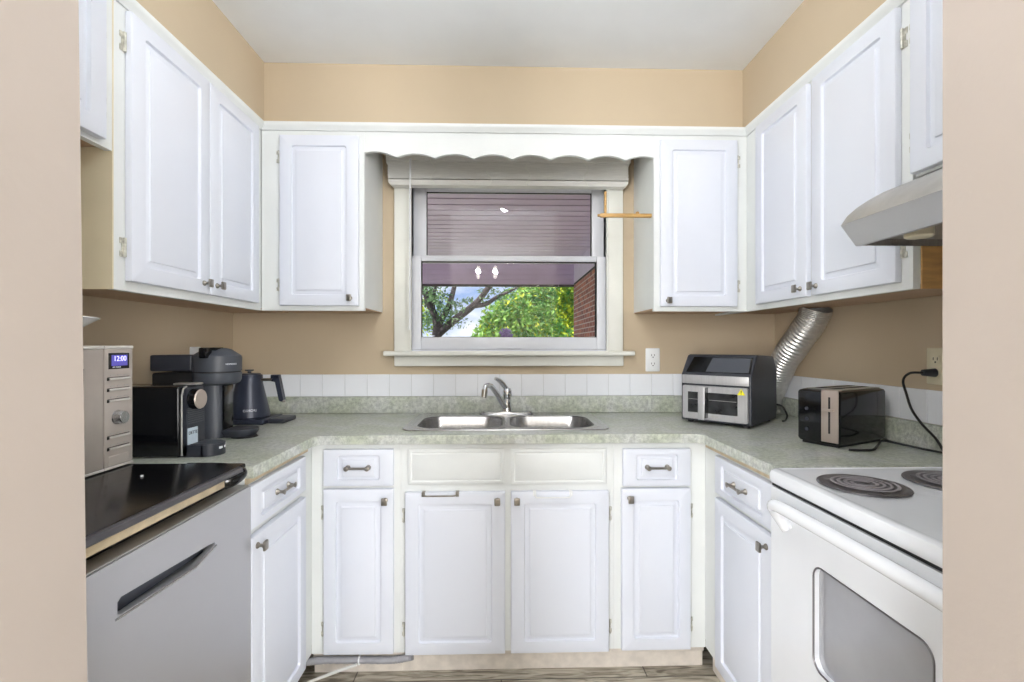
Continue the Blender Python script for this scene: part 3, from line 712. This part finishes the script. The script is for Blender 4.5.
b = MB(); L = [[(-.965 + (x + .965) * k, 1.80 + (y - 1.80) * k, z) for x, y in [(-1.0, 1.750)] + arc(-.948, 1.80, .050, -90, 90, 14) + [(-1.0, 1.850)]] for k, z in ((.80, .918), (1.0, .936), (1.0, .946), (.95, .948))]
b.loops(L); dt = tp(b, 'cup_tray', black_s, t, vo)
b = MB(); b.lathe([(0, zt), (.045, zt), (.040, .920), (0, .920)], (-.945, 1.80, 0)); tp(b, 'tray_foot', black_m, t, vo)
lettering('NESPRESSO', .008, white_txt, lid, Matrix.Translation((hc[0] - vo[0], hc[1] - vo[1], 1.183 - vo[2])) @ Matrix.Rotation(radians(62), 4, 'Z') @ Matrix.Translation((0, -.0812, 0)) @ Matrix.Rotation(pi / 2, 4, 'X'))

# kettle
ko = (-1.09, 2.13, zt)
t = thing('gooseneck_kettle', 'dark blue-black gooseneck kettle on its square power base in the left corner', 'kettle', (ko[0] - .018, ko[1], ko[2]))
b = MB(); b.box(-1.172, -.985, 2.055, 2.24, zt, .936, .006, 3); base = tp(b, 'power_base', navy, t, ko)
b = MB(); b.box(-.984, -.915, 2.09, 2.22, zt, .934, .006, 3); tp(b, 'control_wing', black_s, base, ko)
kc = (-1.088, 2.145)
b = MB(); b.lathe([(0, .9365), (.080, .9365), (.084, .942), (.082, .955), (.0535, 1.085), (.0525, 1.118), (.050, 1.122), (0, 1.122)], (kc[0], kc[1], 0), seg=44); body = tp(b, 'body', navy, t, ko)
b = MB(); b.lathe([(0, 1.1225), (.046, 1.1225), (.044, 1.127), (.008, 1.129), (.007, 1.136), (.018, 1.139), (.018, 1.144), (0, 1.145)], (kc[0], kc[1], 0), seg=30); tp(b, 'lid', black_s, t, ko)
b = MB(); b.tube(smooth_path([(kc[0] - .055, 2.12, .958), (kc[0] - .092, 2.105, .972), (kc[0] - .094, 2.105, 1.02), (kc[0] - .086, 2.105, 1.07), (kc[0] - .098, 2.10, 1.095), (kc[0] - .122, 2.09, 1.10)], 6), .007, 12, rfun=lambda u: .010 - .004 * u); tp(b, 'spout', navy, t, ko)
b = MB(); b.box(-1.038, -.985, 2.138, 2.152, 1.094, 1.106, .003); tp(b, 'handle_arm', nickel, t, ko, 'metal handle arm')
b = MB(); b.prism([(-.990, 1.094), (-.972, 1.118), (-.957, 1.116), (-.936, 1.012), (-.944, 1.004), (-.955, 1.008), (-.972, 1.090)], 2.132, 2.158, 'y')
b.box(-.992, -.955, 2.132, 2.158, 1.104, 1.122, .004); tp(b, 'handle', navy, t, ko)
b = MB(); b.cyl((-.941, 2.145, 1.010), (-.940, 2.145, 1.000), .008, seg=14); tp(b, 'handle_tip', nickel, t, ko)
lettering('COSORI', .014, white_txt, body, Matrix.Translation((kc[0] - ko[0], kc[1] - ko[1], .972 - ko[2])) @ Matrix.Rotation(radians(28), 4, 'Z') @ Matrix.Translation((0, -.0802, 0)) @ Matrix.Rotation(pi / 2, 4, 'X'))

# ------------------------------------------------------------------ outlets
def outlet(loc, rz, m, label):
    t = thing('wall_outlet', label, 'outlet', loc, rz)
    b = MB(); b.loops([[(p[0], y, p[1]) for p in rrect(-.036 + i, -.059 + i, .036 - i, .059 - i, .005)] for i, y in ((0, 0), (0, -.003), (.003, -.0055))]); b.build('cover_plate', m, t)
    for s in (-1, 1):
        b = MB(); b.loops([[(p[0], y, p[1] + s * .021) for p in rrect(-.016, -.0145, .016, .0145, .008)] for y in (-.005, -.0075)]); so_ = b.build('socket', m, t)
        b = MB(); b.box(-.0085, -.006, -.0078, -.006, s * .021 - .002, s * .021 + .007); b.box(.006, .0085, -.0078, -.006, s * .021 - .002, s * .021 + .007); b.cyl((0, -.006, s * .021 - .008), (0, -.0078, s * .021 - .008), .003, seg=10); b.build('slots', slot_m, so_)
    return t
outlet((.765, BW - .0005, 1.177), 0, white_pl, 'white double outlet on the back wall right of the window')
outlet((RW - .0005, 1.500, 1.184), -pi / 2, almond, 'almond outlet on the right wall with a black plug in it')
outlet((LW + .0005, 2.12, 1.185), pi / 2, white_pl, 'white outlet on the left wall half hidden by the tall black coffee machine')

# ------------------------------------------------------------------ air fryer oven
P0 = Vector((.796, 2.107)); P1 = Vector((1.000, 1.895)); ax = (P1 - P0); fw = ax.length; ang = math.atan2(ax.y, ax.x)
t = thing('air_fryer_oven', 'black and steel air fryer oven with a double window door in the right corner', 'air fryer', (P0.x, P0.y, zt), ang)
# local: x along the front, y into depth, z up
fd = .325
sidep = [(0, .010), (0, .212), (.062, .292), (.080, .296), (fd - .05, .288), (fd - .008, .235), (fd, .05), (fd - .01, .010)]
b = MB(); b.loops([[(x, y, z) for y, z in sidep] for x in (0, fw)]); bd = b.build('housing', black_s, t, smooth=False)
md = bd.modifiers.new('bevel', 'BEVEL'); md.width = .006; md.segments = 3; md.limit_method = 'ANGLE'
b = MB(); b.loops([[(p[0], y, p[1]) for p in rrect(.012, .020, fw - .012, .163, .006)] for y in (-.0005, -.012)]); dr = b.build('door', fry_st, t)
b = MB(); b.box(.008, fw - .008, -.010, -.0005, .171, .208, .002); b.build('fascia_strip', fry_st, t)
b = MB(); b.box(.036, .100, -.0135, -.012, .048, .136, .001, 1); b.box(.124, fw - .050, -.0135, -.012, .048, .136, .001, 1); wn = b.build('door_window', dark_gl, dr)
b = MB()
for z in (.105,): b.cyl((.128, -.0138, z), (fw - .054, -.0138, z), .0009, seg=6); b.cyl((.040, -.0138, z), (.096, -.0138, z), .0009, seg=6)
b.build('rack_wires', steel_dull, wn)
b = MB(); b.box(.092, .121, -.042, -.034, .022, .160, .002); b.box(.098, .115, -.034, -.0125, .140, .155, .002); b.box(.098, .115, -.034, -.0125, .028, .040, .002); b.build('door_handle', fry_st, dr)
b = MB(); b.box(.121, .124, -.040, -.0125, .030, .158); b.build('handle_side', black_g, dr)
b = MB(); d = Vector((.062, .080)).normalized(); 
b.loops([[(x, y - .0012 * k * d.y, z + .0012 * k * d.x) for x, y, z in ((.02, .006, .2198), (fw - .006, .006, .2198), (fw - .012, .056, .2843), (.034, .056, .2843))] for k in (0.2, 1)]); b.build('control_panel', black_g, t)
b = MB(); b.loops([[(x, y - .0016 * k * d.y, z + .0016 * k * d.x) for x, y, z in ((.105, .008, .2224), (fw - .014, .008, .2224), (fw - .020, .053, .2805), (.118, .053, .2805))] for k in (0.8, 1)]); b.build('display', slate, t)
b = MB(); b.prism([(fw - .052, .134), (fw - .020, .134), (fw - .036, .160)], -.0128, -.0121, 'y'); wsn = b.build('warning_sticker', yellow, dr, 'yellow triangle sticker')
b = MB(); b.prism([(fw - .0375, .143), (fw - .0345, .143), (fw - .0340, .152), (fw - .038, .152)], -.0132, -.0128, 'y'); b.prism([(fw - .0375, .138), (fw - .0345, .138), (fw - .0345, .141), (fw - .0375, .141)], -.0132, -.0128, 'y'); b.build('exclamation_mark', dark_txt, wsn)
for x in (.03, fw - .03):
    for y in (.03, fd - .04):
        b = MB(); b.cyl((x, y, 0), (x, y, .012), .012, seg=14); b.build('foot', black_m, t)
lettering('NINJA', .012, steel_dull, dr, Matrix.Translation((.150, -.0124, .036)) @ Matrix.Rotation(pi / 2, 4, 'X'), 'badge')
b = MB(); b.tube(smooth_path([(1.236, 2.135, .985), (1.268, 2.140, .975), (1.276, 2.115, .940), (1.255, 2.09, .9205), (1.23, 2.07, .9190)], 6), .004, 8)
o = b.build('power_cord', cord_m); tag(o, 'black cord looping from the back of the air fryer oven to the worktop', 'cord')

# ------------------------------------------------------------------ flexible duct
path = smooth_path([(1.305, 1.955, 1.4085), (1.300, 1.985, 1.35), (1.283, 2.060, 1.26), (1.278, 2.150, 1.17), (1.292, 2.235, 1.08), (1.303, 2.315, .99), (1.303, 2.322, .925)], 14)
b = MB(); n = len(path) * 6; fine = []
for i in range(n):
    u = i / (n - 1) * (len(path) - 1); k = min(int(u), len(path) - 2); fine.append(path[k].lerp(path[k + 1], u - k))
b.tube(fine, .05, 28, caps=False, rfun=lambda u: .055 + .0055 * (abs(((u * 46) % 1) - .5) * 2) ** 1.5 + .0012 * sin(u * 37))
o = b.build('flexible_duct', duct_m, angle=80); tag(o, 'shiny ribbed aluminium duct curving from the right wall cabinet down behind the air fryer', 'duct')

# ------------------------------------------------------------------ toaster
T0 = Vector((1.034, 1.655)); T1 = Vector((1.095, 1.528)); tw = (T1 - T0).length; ta = math.atan2((T1 - T0).y, (T1 - T0).x)
t = thing('toaster', 'glossy black toaster with a vertical steel lever strip, in front of the right wall', 'toaster', (T0.x, T0.y, zt), ta)
tlen = .283
b = MB(); L = []
for i, z in ((.004, .010), (0, .018), (0, .176), (.003, .182), (.012, .186)):
    L.append([(p[0], p[1], z) for p in rrect(i, i, tw - i, tlen - i, .010, 4)])
b.loops(L); bd = b.build('housing', black_g, t)
b = MB(); b.box(.012, tw - .012, .012, tlen - .012, .0, .010); b.build('base', black_m, t)
b = MB(); b.box(tw * .60, tw * .985, -.004, -.0004, .016, .186, .001); b.box(tw * .60, tw * .985, -.004, .02, .1862, .1885, .0008, 1); st = b.build('lever_strip', rose_st, t, 'warm steel strip')
b = MB(); b.box(tw * .765, tw * .81, -.0046, -.0039, .045, .165); b.build('lever_slot', slot_m, st)
b = MB(); b.box(tw * .68, tw * .90, -.016, -.004, .118, .127, .003); b.build('lever', rose_st, st)
b = MB(); b.box(.014, tw - .014, .030, tlen - .012, .1865, .1885, .0008, 1); tp_ = b.build('top_plate', steel_dull, t)
b = MB(); b.box(.035, .055, .045, tlen - .03, .1886, .1892); b.box(.080, .100, .045, tlen - .03, .1886, .1892); b.build('slots', slot_m, tp_)
for k in range(3):
    b = MB(); b.cyl((.035, -.0004, .05 + k * .035), (.035, -.003, .05 + k * .035), .006, seg=16); b.build('button', black_s, t)
o = MB(); o.tube(smooth_path([(1.105, 1.500, .919), (1.125, 1.492, .919), (1.150, 1.490, .9190), (1.185, 1.500, .919), (1.235, 1.545, .922), (1.270, 1.570, .932), (1.300, 1.565, .928), (1.345, 1.50, .920), (1.366, 1.42, .919), (1.368, 1.33, .9190)], 8), .0037, 8)
tag(o.build('power_cord', cord_m), 'black cord with a loose loop lying on the worktop in front of the toaster', 'cord')
# plug + cord in the right outlet
t = thing('plug_and_cord', 'black plug with a hanging cord in the almond outlet on the right wall', 'plug', (RW - .01, 1.5, 1.163))
oo = (RW - .01, 1.5, 1.163)
b = MB(); b.cyl((RW - .0085, 1.500, 1.163), (RW - .045, 1.505, 1.163), .014, .010, 16); tp(b, 'plug', black_s, t, oo)
b = MB(); b.tube(smooth_path([(RW - .044, 1.505, 1.163), (RW - .070, 1.525, 1.160), (RW - .072, 1.548, 1.135), (RW - .055, 1.555, 1.09), (RW - .05, 1.54, 1.04), (RW - .06, 1.49, 1.0), (RW - .07, 1.43, .965), (RW - .08, 1.39, .930), (RW - .09, 1.36, .9190)], 8), .0038, 8); tp(b, 'cord', cord_m, t, oo)

# ------------------------------------------------------------------ stove
so = (.76, .93, 0); SY0, SY1 = FY1 + .004, 1.304
t = thing('electric_stove', 'white electric coil stove at lower right with oven window and bar handle', 'stove', so)
b = MB(); b.box(.775, 1.385, SY0 + .006, SY1 - .004, .03, .874); tp(b, 'body', white_en, t, so)
b = MB(); L = []
for i, z in ((.010, .876), (.003, .879), (0, .885), (0, .903), (.004, .911), (.012, .9145), (.022, .9145), (.028, .9125)):
    L.append([(p[0], p[1], z) for p in rrect(.732 + i, SY0 + i, 1.388, SY1 - i * .4, .014, 4)])
b.loops(L); tp(b, 'cooktop', white_en, t, so)
# door with window cut-out
b = MB()
dy0, dy1, dz0, dz1 = SY0 + .006, SY1 - .006, .235, .8675
wy0, wy1, wz0, wz1 = .800, 1.118, .490, .734
b.plate(rrect(dy0, dz0, dy1, dz1, .010, 4), [rrect(wy0, wz0, wy1, wz1, .028, 5)], 0, .024)
b.xf(Matrix(((0, 0, -1, .7625), (1, 0, 0, 0), (0, 1, 0, 0), (0, 0, 0, 1))))
dr = tp(b, 'oven_door', white_en, t, so, smooth=False)
md = dr.modifiers.new('bevel', 'BEVEL'); md.width = .004; md.segments = 3; md.limit_method = 'ANGLE'; md.angle_limit = radians(50)
b = MB(); b.box(.752, .760, wy0 - .01, wy1 + .01, wz0 - .01, wz1 + .01); tp(b, 'oven_window', oven_gl, dr, so)
b = MB(); b.prism([(p[0], p[1]) for p in rrect(wy0 - .004, wz0 - .004, wy1 + .004, wz1 + .004, .031, 6)], .7520, .7528, 'x'); b.bm.clear()
pts = [Vector((.7382, p[0], p[1])) for p in rrect(wy0, wz0, wy1, wz1, .028, 6)]; b.tube(pts + [pts[0]], .0022, 6, caps=False); tp(b, 'window_seal', pan_m, dr, so)
hp = smooth_path([(.736, 1.215, .778), (.722, 1.228, .805), (.706, 1.228, .830), (.698, 1.200, .844), (.696, 1.10, .848), (.696, .93, .850), (.696, .74, .848), (.698, .63, .836), (.706, .60, .823), (.722, .590, .800), (.736, .590, .775)], 6)
b = MB(); b.tube(hp, .0155, 14); tp(b, 'door_handle', white_en, dr, so)
b = MB(); b.box(.745, .7745, SY0 + .006, SY1 - .006, .06, .228, .005); dw = tp(b, 'storage_drawer', white_en, t, so)
b = MB(); b.box(.742, .7748, SY0 + .008, SY1 - .006, .8690, .8750); tp(b, 'vent_gap', black_m, t, so)
b = MB(); b.prism([(1.325, .9145), (1.315, 1.06), (1.33, 1.075), (1.388, 1.075), (1.388, .9145)], SY0 + .01, SY1 - .008, 'y'); bgd = tp(b, 'backguard', white_en, t, so)
for y in (.62, .72, .86, 1.0, 1.14):
    b = MB(); b.cyl((1.318, y, 1.01), (1.298, y, 1.01), .020, .017, 20); tp(b, 'control_knob', black_s, bgd, so)
for y in (SY0 + .03, SY1 - .04):
    for x in (.80, 1.35):
        b = MB(); b.cyl((x, y, 0), (x, y, .031), .016, seg=14); tp(b, 'foot', black_m, t, so)
def burner(cx, cy, R, turns):
    b = MB(); b.lathe([(R - .004, .9146), (R + .012, .9146), (R + .011, .9170), (R + .004, .9180), (R - .003, .9172)], (cx, cy, 0), seg=48); p = tp(b, 'trim_ring', pan_m, t, so)
    b = MB(); b.lathe([(0, .9128), (R - .0045, .9128), (R - .0045, .9155), (0, .9150)], (cx, cy, 0), seg=44); tp(b, 'drip_pan', black_g, p, so)
    b = MB(); N = turns * 36; r0, r1 = .016, R - .012
    b.tube([(cx + (r0 + (r1 - r0) * i / N) * cos(i / 36 * 2 * pi), cy + (r0 + (r1 - r0) * i / N) * sin(i / 36 * 2 * pi), .9205) for i in range(N + 1)], .0038, 8)
    b.xf(Matrix.Translation((0, 0, .9205)) @ Matrix.Diagonal((1, 1, .16, 1)) @ Matrix.Translation((0, 0, -.9205))); tp(b, 'coil', coil_m, p, so)
    b = MB()
    for k in range(3):
        a = k * 2 * pi / 3 + .4; b.cyl((cx, cy, .9170), (cx + (R - .006) * cos(a), cy + (R - .006) * sin(a), .9170), .0012, seg=6)
    tp(b, 'coil_support', pan_m, p, so)
burner(.868, 1.132, .083, 4); burner(1.120, 1.148, .098, 5); burner(.875, .745, .098, 5); burner(1.120, .745, .083, 4)

# ------------------------------------------------------------------ range hood
ho = (1.15, .87, 1.504); HY0_, HY1_ = FY1 + .005, 1.203
t = thing('range_hood', 'slanted stainless steel range hood mounted under the short right cabinet', 'range hood', ho)
top = [(.866, 1.557), (.882, 1.580), (.905, 1.600), (.935, 1.620), (.975, 1.642), (1.025, 1.662), (1.06, 1.674), (1.09, 1.688), (1.393, 1.688)]
b = MB(); b.prism(top + [(1.393, 1.560), (.870, 1.555)], HY0_, HY1_, 'y'); tp(b, 'canopy', steel_dull, t, ho, angle=50)
b = MB(); b.prism([(.8655, 1.5565), (.905, 1.504), (.917, 1.504), (.917, 1.510), (.909, 1.510), (.874, 1.5565)], HY0_ - .001, HY1_ + .001, 'y'); tp(b, 'front_lip', hood_lip, t, ho, 'pale steel front lip')
b = MB(); b.prism([(.875, 1.556), (.912, 1.505), (1.393, 1.505), (1.393, 1.556)], HY1_ - .003, HY1_ + .0005, 'y'); b.prism([(.875, 1.556), (.912, 1.505), (1.393, 1.505), (1.393, 1.556)], HY0_, HY0_ + .003, 'y'); tp(b, 'side_skirt', steel, t, ho)
b = MB(); b.box(.92, 1.39, HY0_ + .004, HY1_ - .004, 1.522, 1.530); un = tp(b, 'underside', steel_dull, t, ho)
b = MB(); b.box(1.05, 1.35, .70, 1.05, 1.516, 1.5215, .001); tp(b, 'filter', nickel, un, ho)
b = MB(); b.lathe([(0, 1.500), (.024, 1.500), (.028, 1.503), (.028, 1.521), (0, 1.521)], (.965, 1.085, 0)); tp(b, 'lamp', almond, un, ho)

# ------------------------------------------------------------------ hose and cable on the floor
t = smooth_path([(-.745, 1.825, .062), (-.705, 1.828, .064), (-.64, 1.831, .066), (-.53, 1.831, .064), (-.43, 1.830, .062), (-.385, 1.831, .064), (-.350, 1.8315, .070), (-.335, 1.8315, .073)], 8)
b = MB(); b.tube(t, .018, 16, rfun=lambda u: .0130 + .0008 * sin(u * 160)); tag(b.build('drain_hose', grey_pl), 'grey drain hose along the kick board at the lower left corner', 'hose')
b = MB(); b.tube(smooth_path([(-.540, 1.812, .058), (-.60, 1.806, .042), (-.66, 1.80, .024), (-.71, 1.79, .010), (-.745, 1.76, .0065), (-.757, 1.70, .0065)], 8), .0055, 10)
tag(b.build('white_cable', mat('off_white_cable', (215, 215, 212), .5)), 'white cable curving over the floor from the drain hose to the left', 'cable')
b = MB(); b.tube([(-.535 + .0, 1.8305 + .0152 * cos(a), .0642 + .0152 * sin(a)) for a in [2 * pi * k / 16 for k in range(17)]], .0028, 6, caps=False); tag(b.build('cable_tie', white_pl), 'white cable tie around the grey drain hose', 'cable tie')

# ------------------------------------------------------------------ lamps
lo_ = (.03, 1.0, CZ)
t = thing('ceiling_downlight', 'small round downlight in the middle of the kitchen ceiling', 'ceiling light', lo_)
b = MB(); b.lathe([(.050, CZ - .0005), (.078, CZ - .0005), (.076, CZ - .008), (.050, CZ - .010)], (lo_[0], lo_[1], 0)); tp(b, 'trim_ring', white_pl, t, lo_)
b = MB(); b.lathe([(0, CZ - .0005), (.049, CZ - .0005), (.045, CZ - .014), (0, CZ - .02)], (lo_[0], lo_[1], 0)); tp(b, 'lens', shade_m, t, lo_)
light('kitchen_lamp_light', 'POINT', (.03, 1.0, CZ - .07), 9, (.97, .98, 1.0), shadow_soft_size=.04)
ch = (-.19, -1.36, CZ)
t = thing('chandelier', 'small two-armed chandelier with glowing bulbs over the dining area, reflected in the window', 'chandelier', ch)
b = MB(); b.lathe([(0, CZ), (.06, CZ), (.05, CZ - .02), (.008, CZ - .03), (.008, CZ - .22), (.03, CZ - .25), (.0, CZ - .28)], (ch[0], ch[1], 0)); tp(b, 'stem', nickel, t, ch)
for dx in (-.11, .11):
    b = MB(); b.tube(smooth_path([(ch[0], ch[1], CZ - .25), (ch[0] + dx * .5, ch[1], CZ - .30), (ch[0] + dx, ch[1], CZ - .27)], 6), .006, 8); tp(b, 'arm', nickel, t, ch)
    for dz in (-.22, -.32):
        b = MB(); b.lathe([(0, CZ + dz - .04), (.014, CZ + dz - .035), (.030, CZ + dz), (.02, CZ + dz + .03), (0, CZ + dz + .042)], (ch[0] + dx, ch[1], 0)); tp(b, 'bulb', bulb_m, t, ch)
    light('chandelier_light', 'POINT', (ch[0] + dx, ch[1] + .05, CZ - .27), 24, (1, .985, .97), shadow_soft_size=.03)

# ------------------------------------------------------------------ outside
GZ = -.35
b = MB(); b.box(-40, 40, 2.7, 70, GZ - .2, GZ - .02); struct(b.build('ground', lawn_m))
b = MB(); b.box(-4, 1.6, 2.62, 9.2, GZ - .1, GZ); struct(b.build('carport_floor', paving_m))
b = MB(); pz = 2.65; y = 2.62
b.box(-3.6, 1.62, 2.62, 8.45, pz + .02, pz + .2); struct(b.build('carport_roof', plank_gap))
b = MB()
while y < 8.35:
    b.box(-3.6, 1.30, y, y + .170, pz, pz + .0198, .003, 1); y += .2
struct(b.build('carport_ceiling', plank_m, smooth=False))
b = MB()
for k in range(4): b.box(-3.6, 1.265, 8.35 - .004 * (k % 2), 8.44, 2.305 + k * .086, 2.305 + k * .086 + .084, .003, 1)
struct(b.build('carport_beam', plank_m))
b = MB(); b.box(-3.6, 1.265, 8.34, 8.46, 2.275, 2.303); struct(b.build('trim_4', fascia_m))
b = MB(); b.box(1.275, 1.50, 2.60, 8.45, GZ, 2.30); struct(b.build('brick_wall', brick_m))
b = MB(); b.box(1.262, 1.50, 2.60, 8.335, 2.325, pz - .001); struct(b.build('carport_frieze', plank_m))
b = MB(); b.box(1.262, 1.50, 2.60, 8.335, 2.302, 2.323); struct(b.build('trim_5', fascia_m))
b = MB(); b.box(-6, LW - .13, 2.44, 2.56, GZ, 2.9); struct(b.build('wall_outside', brick_m))

def foliage(name, m, par, blobs, n, size, off, seed):
    R = random.Random(seed); bm = bmesh.new(); off = Vector(off)
    tot = sum(bl[3] for bl in blobs)
    for bl in blobs:
        c = Vector(bl[:3]); r = bl[4]
        for _ in range(int(n * bl[3] / tot)):
            d = Vector((R.gauss(0, 1), R.gauss(0, 1), R.gauss(0, 1))).normalized() * (R.random() ** .45)
            p = c + Vector((d.x * r[0], d.y * r[1], d.z * r[2])) - off
            s = size * R.uniform(.6, 1.3); nr = Vector((R.gauss(0, 1), R.gauss(0, 1) - .6, R.gauss(0, 1) + .5)).normalized()
            u = nr.orthogonal().normalized(); u = Matrix.Rotation(R.uniform(0, 6.28), 3, nr) @ u; w = nr.cross(u)
            vs = [bm.verts.new(p + u * a * s + w * q * s + nr * z * s) for a, q, z in ((-1, 0, 0), (-.2, -.42, .12), (1, 0, -.1), (-.2, .42, .12))]
            bm.faces.new(vs)
    me = bpy.data.meshes.new(name); bm.to_mesh(me); bm.free(); me.materials.append(m)
    o = bpy.data.objects.new(name, me); COL.objects.link(o); o.parent = par; return o
def branch(mb, pts, r0, r1): mb.tube(smooth_path(pts, 5), r0, 8, rfun=lambda u: r0 + (r1 - r0) * u)

# left tree: bare dark limbs (about 11 m away)
def at(px, py, Y):
    u = (px - 515) / 481.1; v = -(py - 345.1) / 481.1; a = .0283
    dx = u * cos(a) + sin(a); dy = -u * sin(a) + cos(a); t = Y / dy
    return (dx * t, Y, 1.2514 + v * t)
Yt = 11.0; base = at(438, 350, Yt)
t = thing('bare_limbed_tree', 'tree with dark spreading limbs and few leaves at the left of the window view', 'tree', (base[0], Yt, GZ))
b = MB(); J = at(436, 336, Yt)
branch(b, [(base[0], Yt, GZ - .05), base, J], .17, .10)
branch(b, [J, at(452, 322, Yt), at(468, 310, Yt), at(479, 300, Yt), at(488, 288, Yt - .2), at(497, 276, Yt - .3), at(505, 262, Yt)], .095, .045)
branch(b, [at(474, 306, Yt), at(486, 304, Yt), at(497, 297, Yt), at(508, 292, Yt), at(524, 284, Yt)], .06, .025)
branch(b, [J, at(437, 326, Yt), at(434, 314, Yt), at(428, 302, Yt), at(424, 286, Yt)], .10, .06)
branch(b, [J, at(440, 322, Yt), at(448, 308, Yt), at(453, 292, Yt), at(458, 270, Yt)], .09, .045)
branch(b, [at(434, 316, Yt), at(433, 300, Yt), at(436, 285, Yt), at(440, 262, Yt)], .05, .03)
b.xf(Matrix.Translation((-base[0], -Yt, -GZ))); b.build('trunk_and_limbs', bark, t)
bl = []
for px, py, r_, w in ((428, 296, .45, 3), (440, 302, .35, 2), (425, 320, .35, 3), (446, 314, .3, 2), (458, 306, .28, 1.4), (452, 320, .3, 1.2), (470, 300, .12, .3), (485, 300, .14, .3), (494, 292, .22, .8), (500, 300, .12, .3), (483, 292, .15, .4), (434, 285, .4, 2), (510, 285, .3, 1), (462, 322, .25, .4)):
    p = at(px, py, Yt); bl.append((p[0], p[1], p[2], w, (r_, .4, r_ * .75)))
bl += [(base[0] + .2, Yt, 4.2, 14, (2.6, 2.0, 1.4))]
foliage('leaves', leaf_c, t, bl, 2300, .05, (base[0], Yt, GZ), 3)
bl = [(at(px, 300, 15)[0], 15, at(px, py, 15)[2], 1, (.7, .5, .35)) for px, py in ((424, 322), (430, 300), (420, 310))]
t2 = thing('background_shrub', 'small yellow-green shrub behind the dark limbed tree', 'shrub', (at(424, 300, 15)[0], 15, GZ))
foliage('leaves', leaf_b, t2, bl + [(at(424, 300, 15)[0], 15, .8, 2, (1.2, .8, 1.2))], 1500, .06, (at(424, 300, 15)[0], 15, GZ), 5)
b = MB(); b.cyl((0, 0, -.05), (0, 0, 1.5), .05); b.build('stem', bark, t2)
# big green shrub
def bush(label, cx, Y, blobs, n, size, m, seed, name='green_bush', cat='bush', extra=None):
    c = at(cx, 345, Y); t = thing(name, label, cat, (c[0], Y, GZ))
    B = [(at(px, py, Y)[0], Y + dy, at(px, py, Y)[2], w, (r * 1.0, r * .8, r)) for px, py, r, w, dy in blobs]
    foliage('leaves', m, t, B, n, size, (c[0], Y, GZ), seed)
    if extra: foliage('new_growth', extra[0], t, B, extra[1], size, (c[0], Y, GZ), seed + 50)
    b = MB(); b.cyl((0, 0, -.05), (0, 0, 1.3), .07, .04); b.build('trunk', bark, t)
bush('large fresh green bush filling the middle of the window view', 510, 12.5, [(500, 322, .55, 3, 0), (515, 308, .55, 3, .2), (530, 320, .7, 4, 0), (512, 335, .9, 5, 0), (538, 298, .55, 3, .3), (530, 350, 1.2, 6, 0), (490, 338, .5, 2, 0)], 8000, .070, leaf_a, 11, extra=(leaf_b, 1600))
bush('tall yellow-green tree in front of the brick wall side of the window view', 560, 16.0, [(555, 295, .75, 4, 0), (566, 315, .8, 4, .2), (550, 325, .7, 3, 0), (575, 290, .8, 3, 0), (545, 285, .6, 3, .4), (570, 345, 1.3, 6, 0), (585, 310, .8, 3, .3), (530, 288, .45, 1.6, 0)], 8500, .085, leaf_b, 12, name='yellow_green_tree', cat='tree', extra=(leaf_a, 4200))
bush('low purple bush at the bottom middle of the window view', 506, 11.2, [(506, 334, .15, 3, 0), (507, 346, .24, 3, 0), (506, 362, .34, 4, 0), (507, 380, .4, 4, 0)], 1500, .04, leaf_p, 13, name='purple_bush')
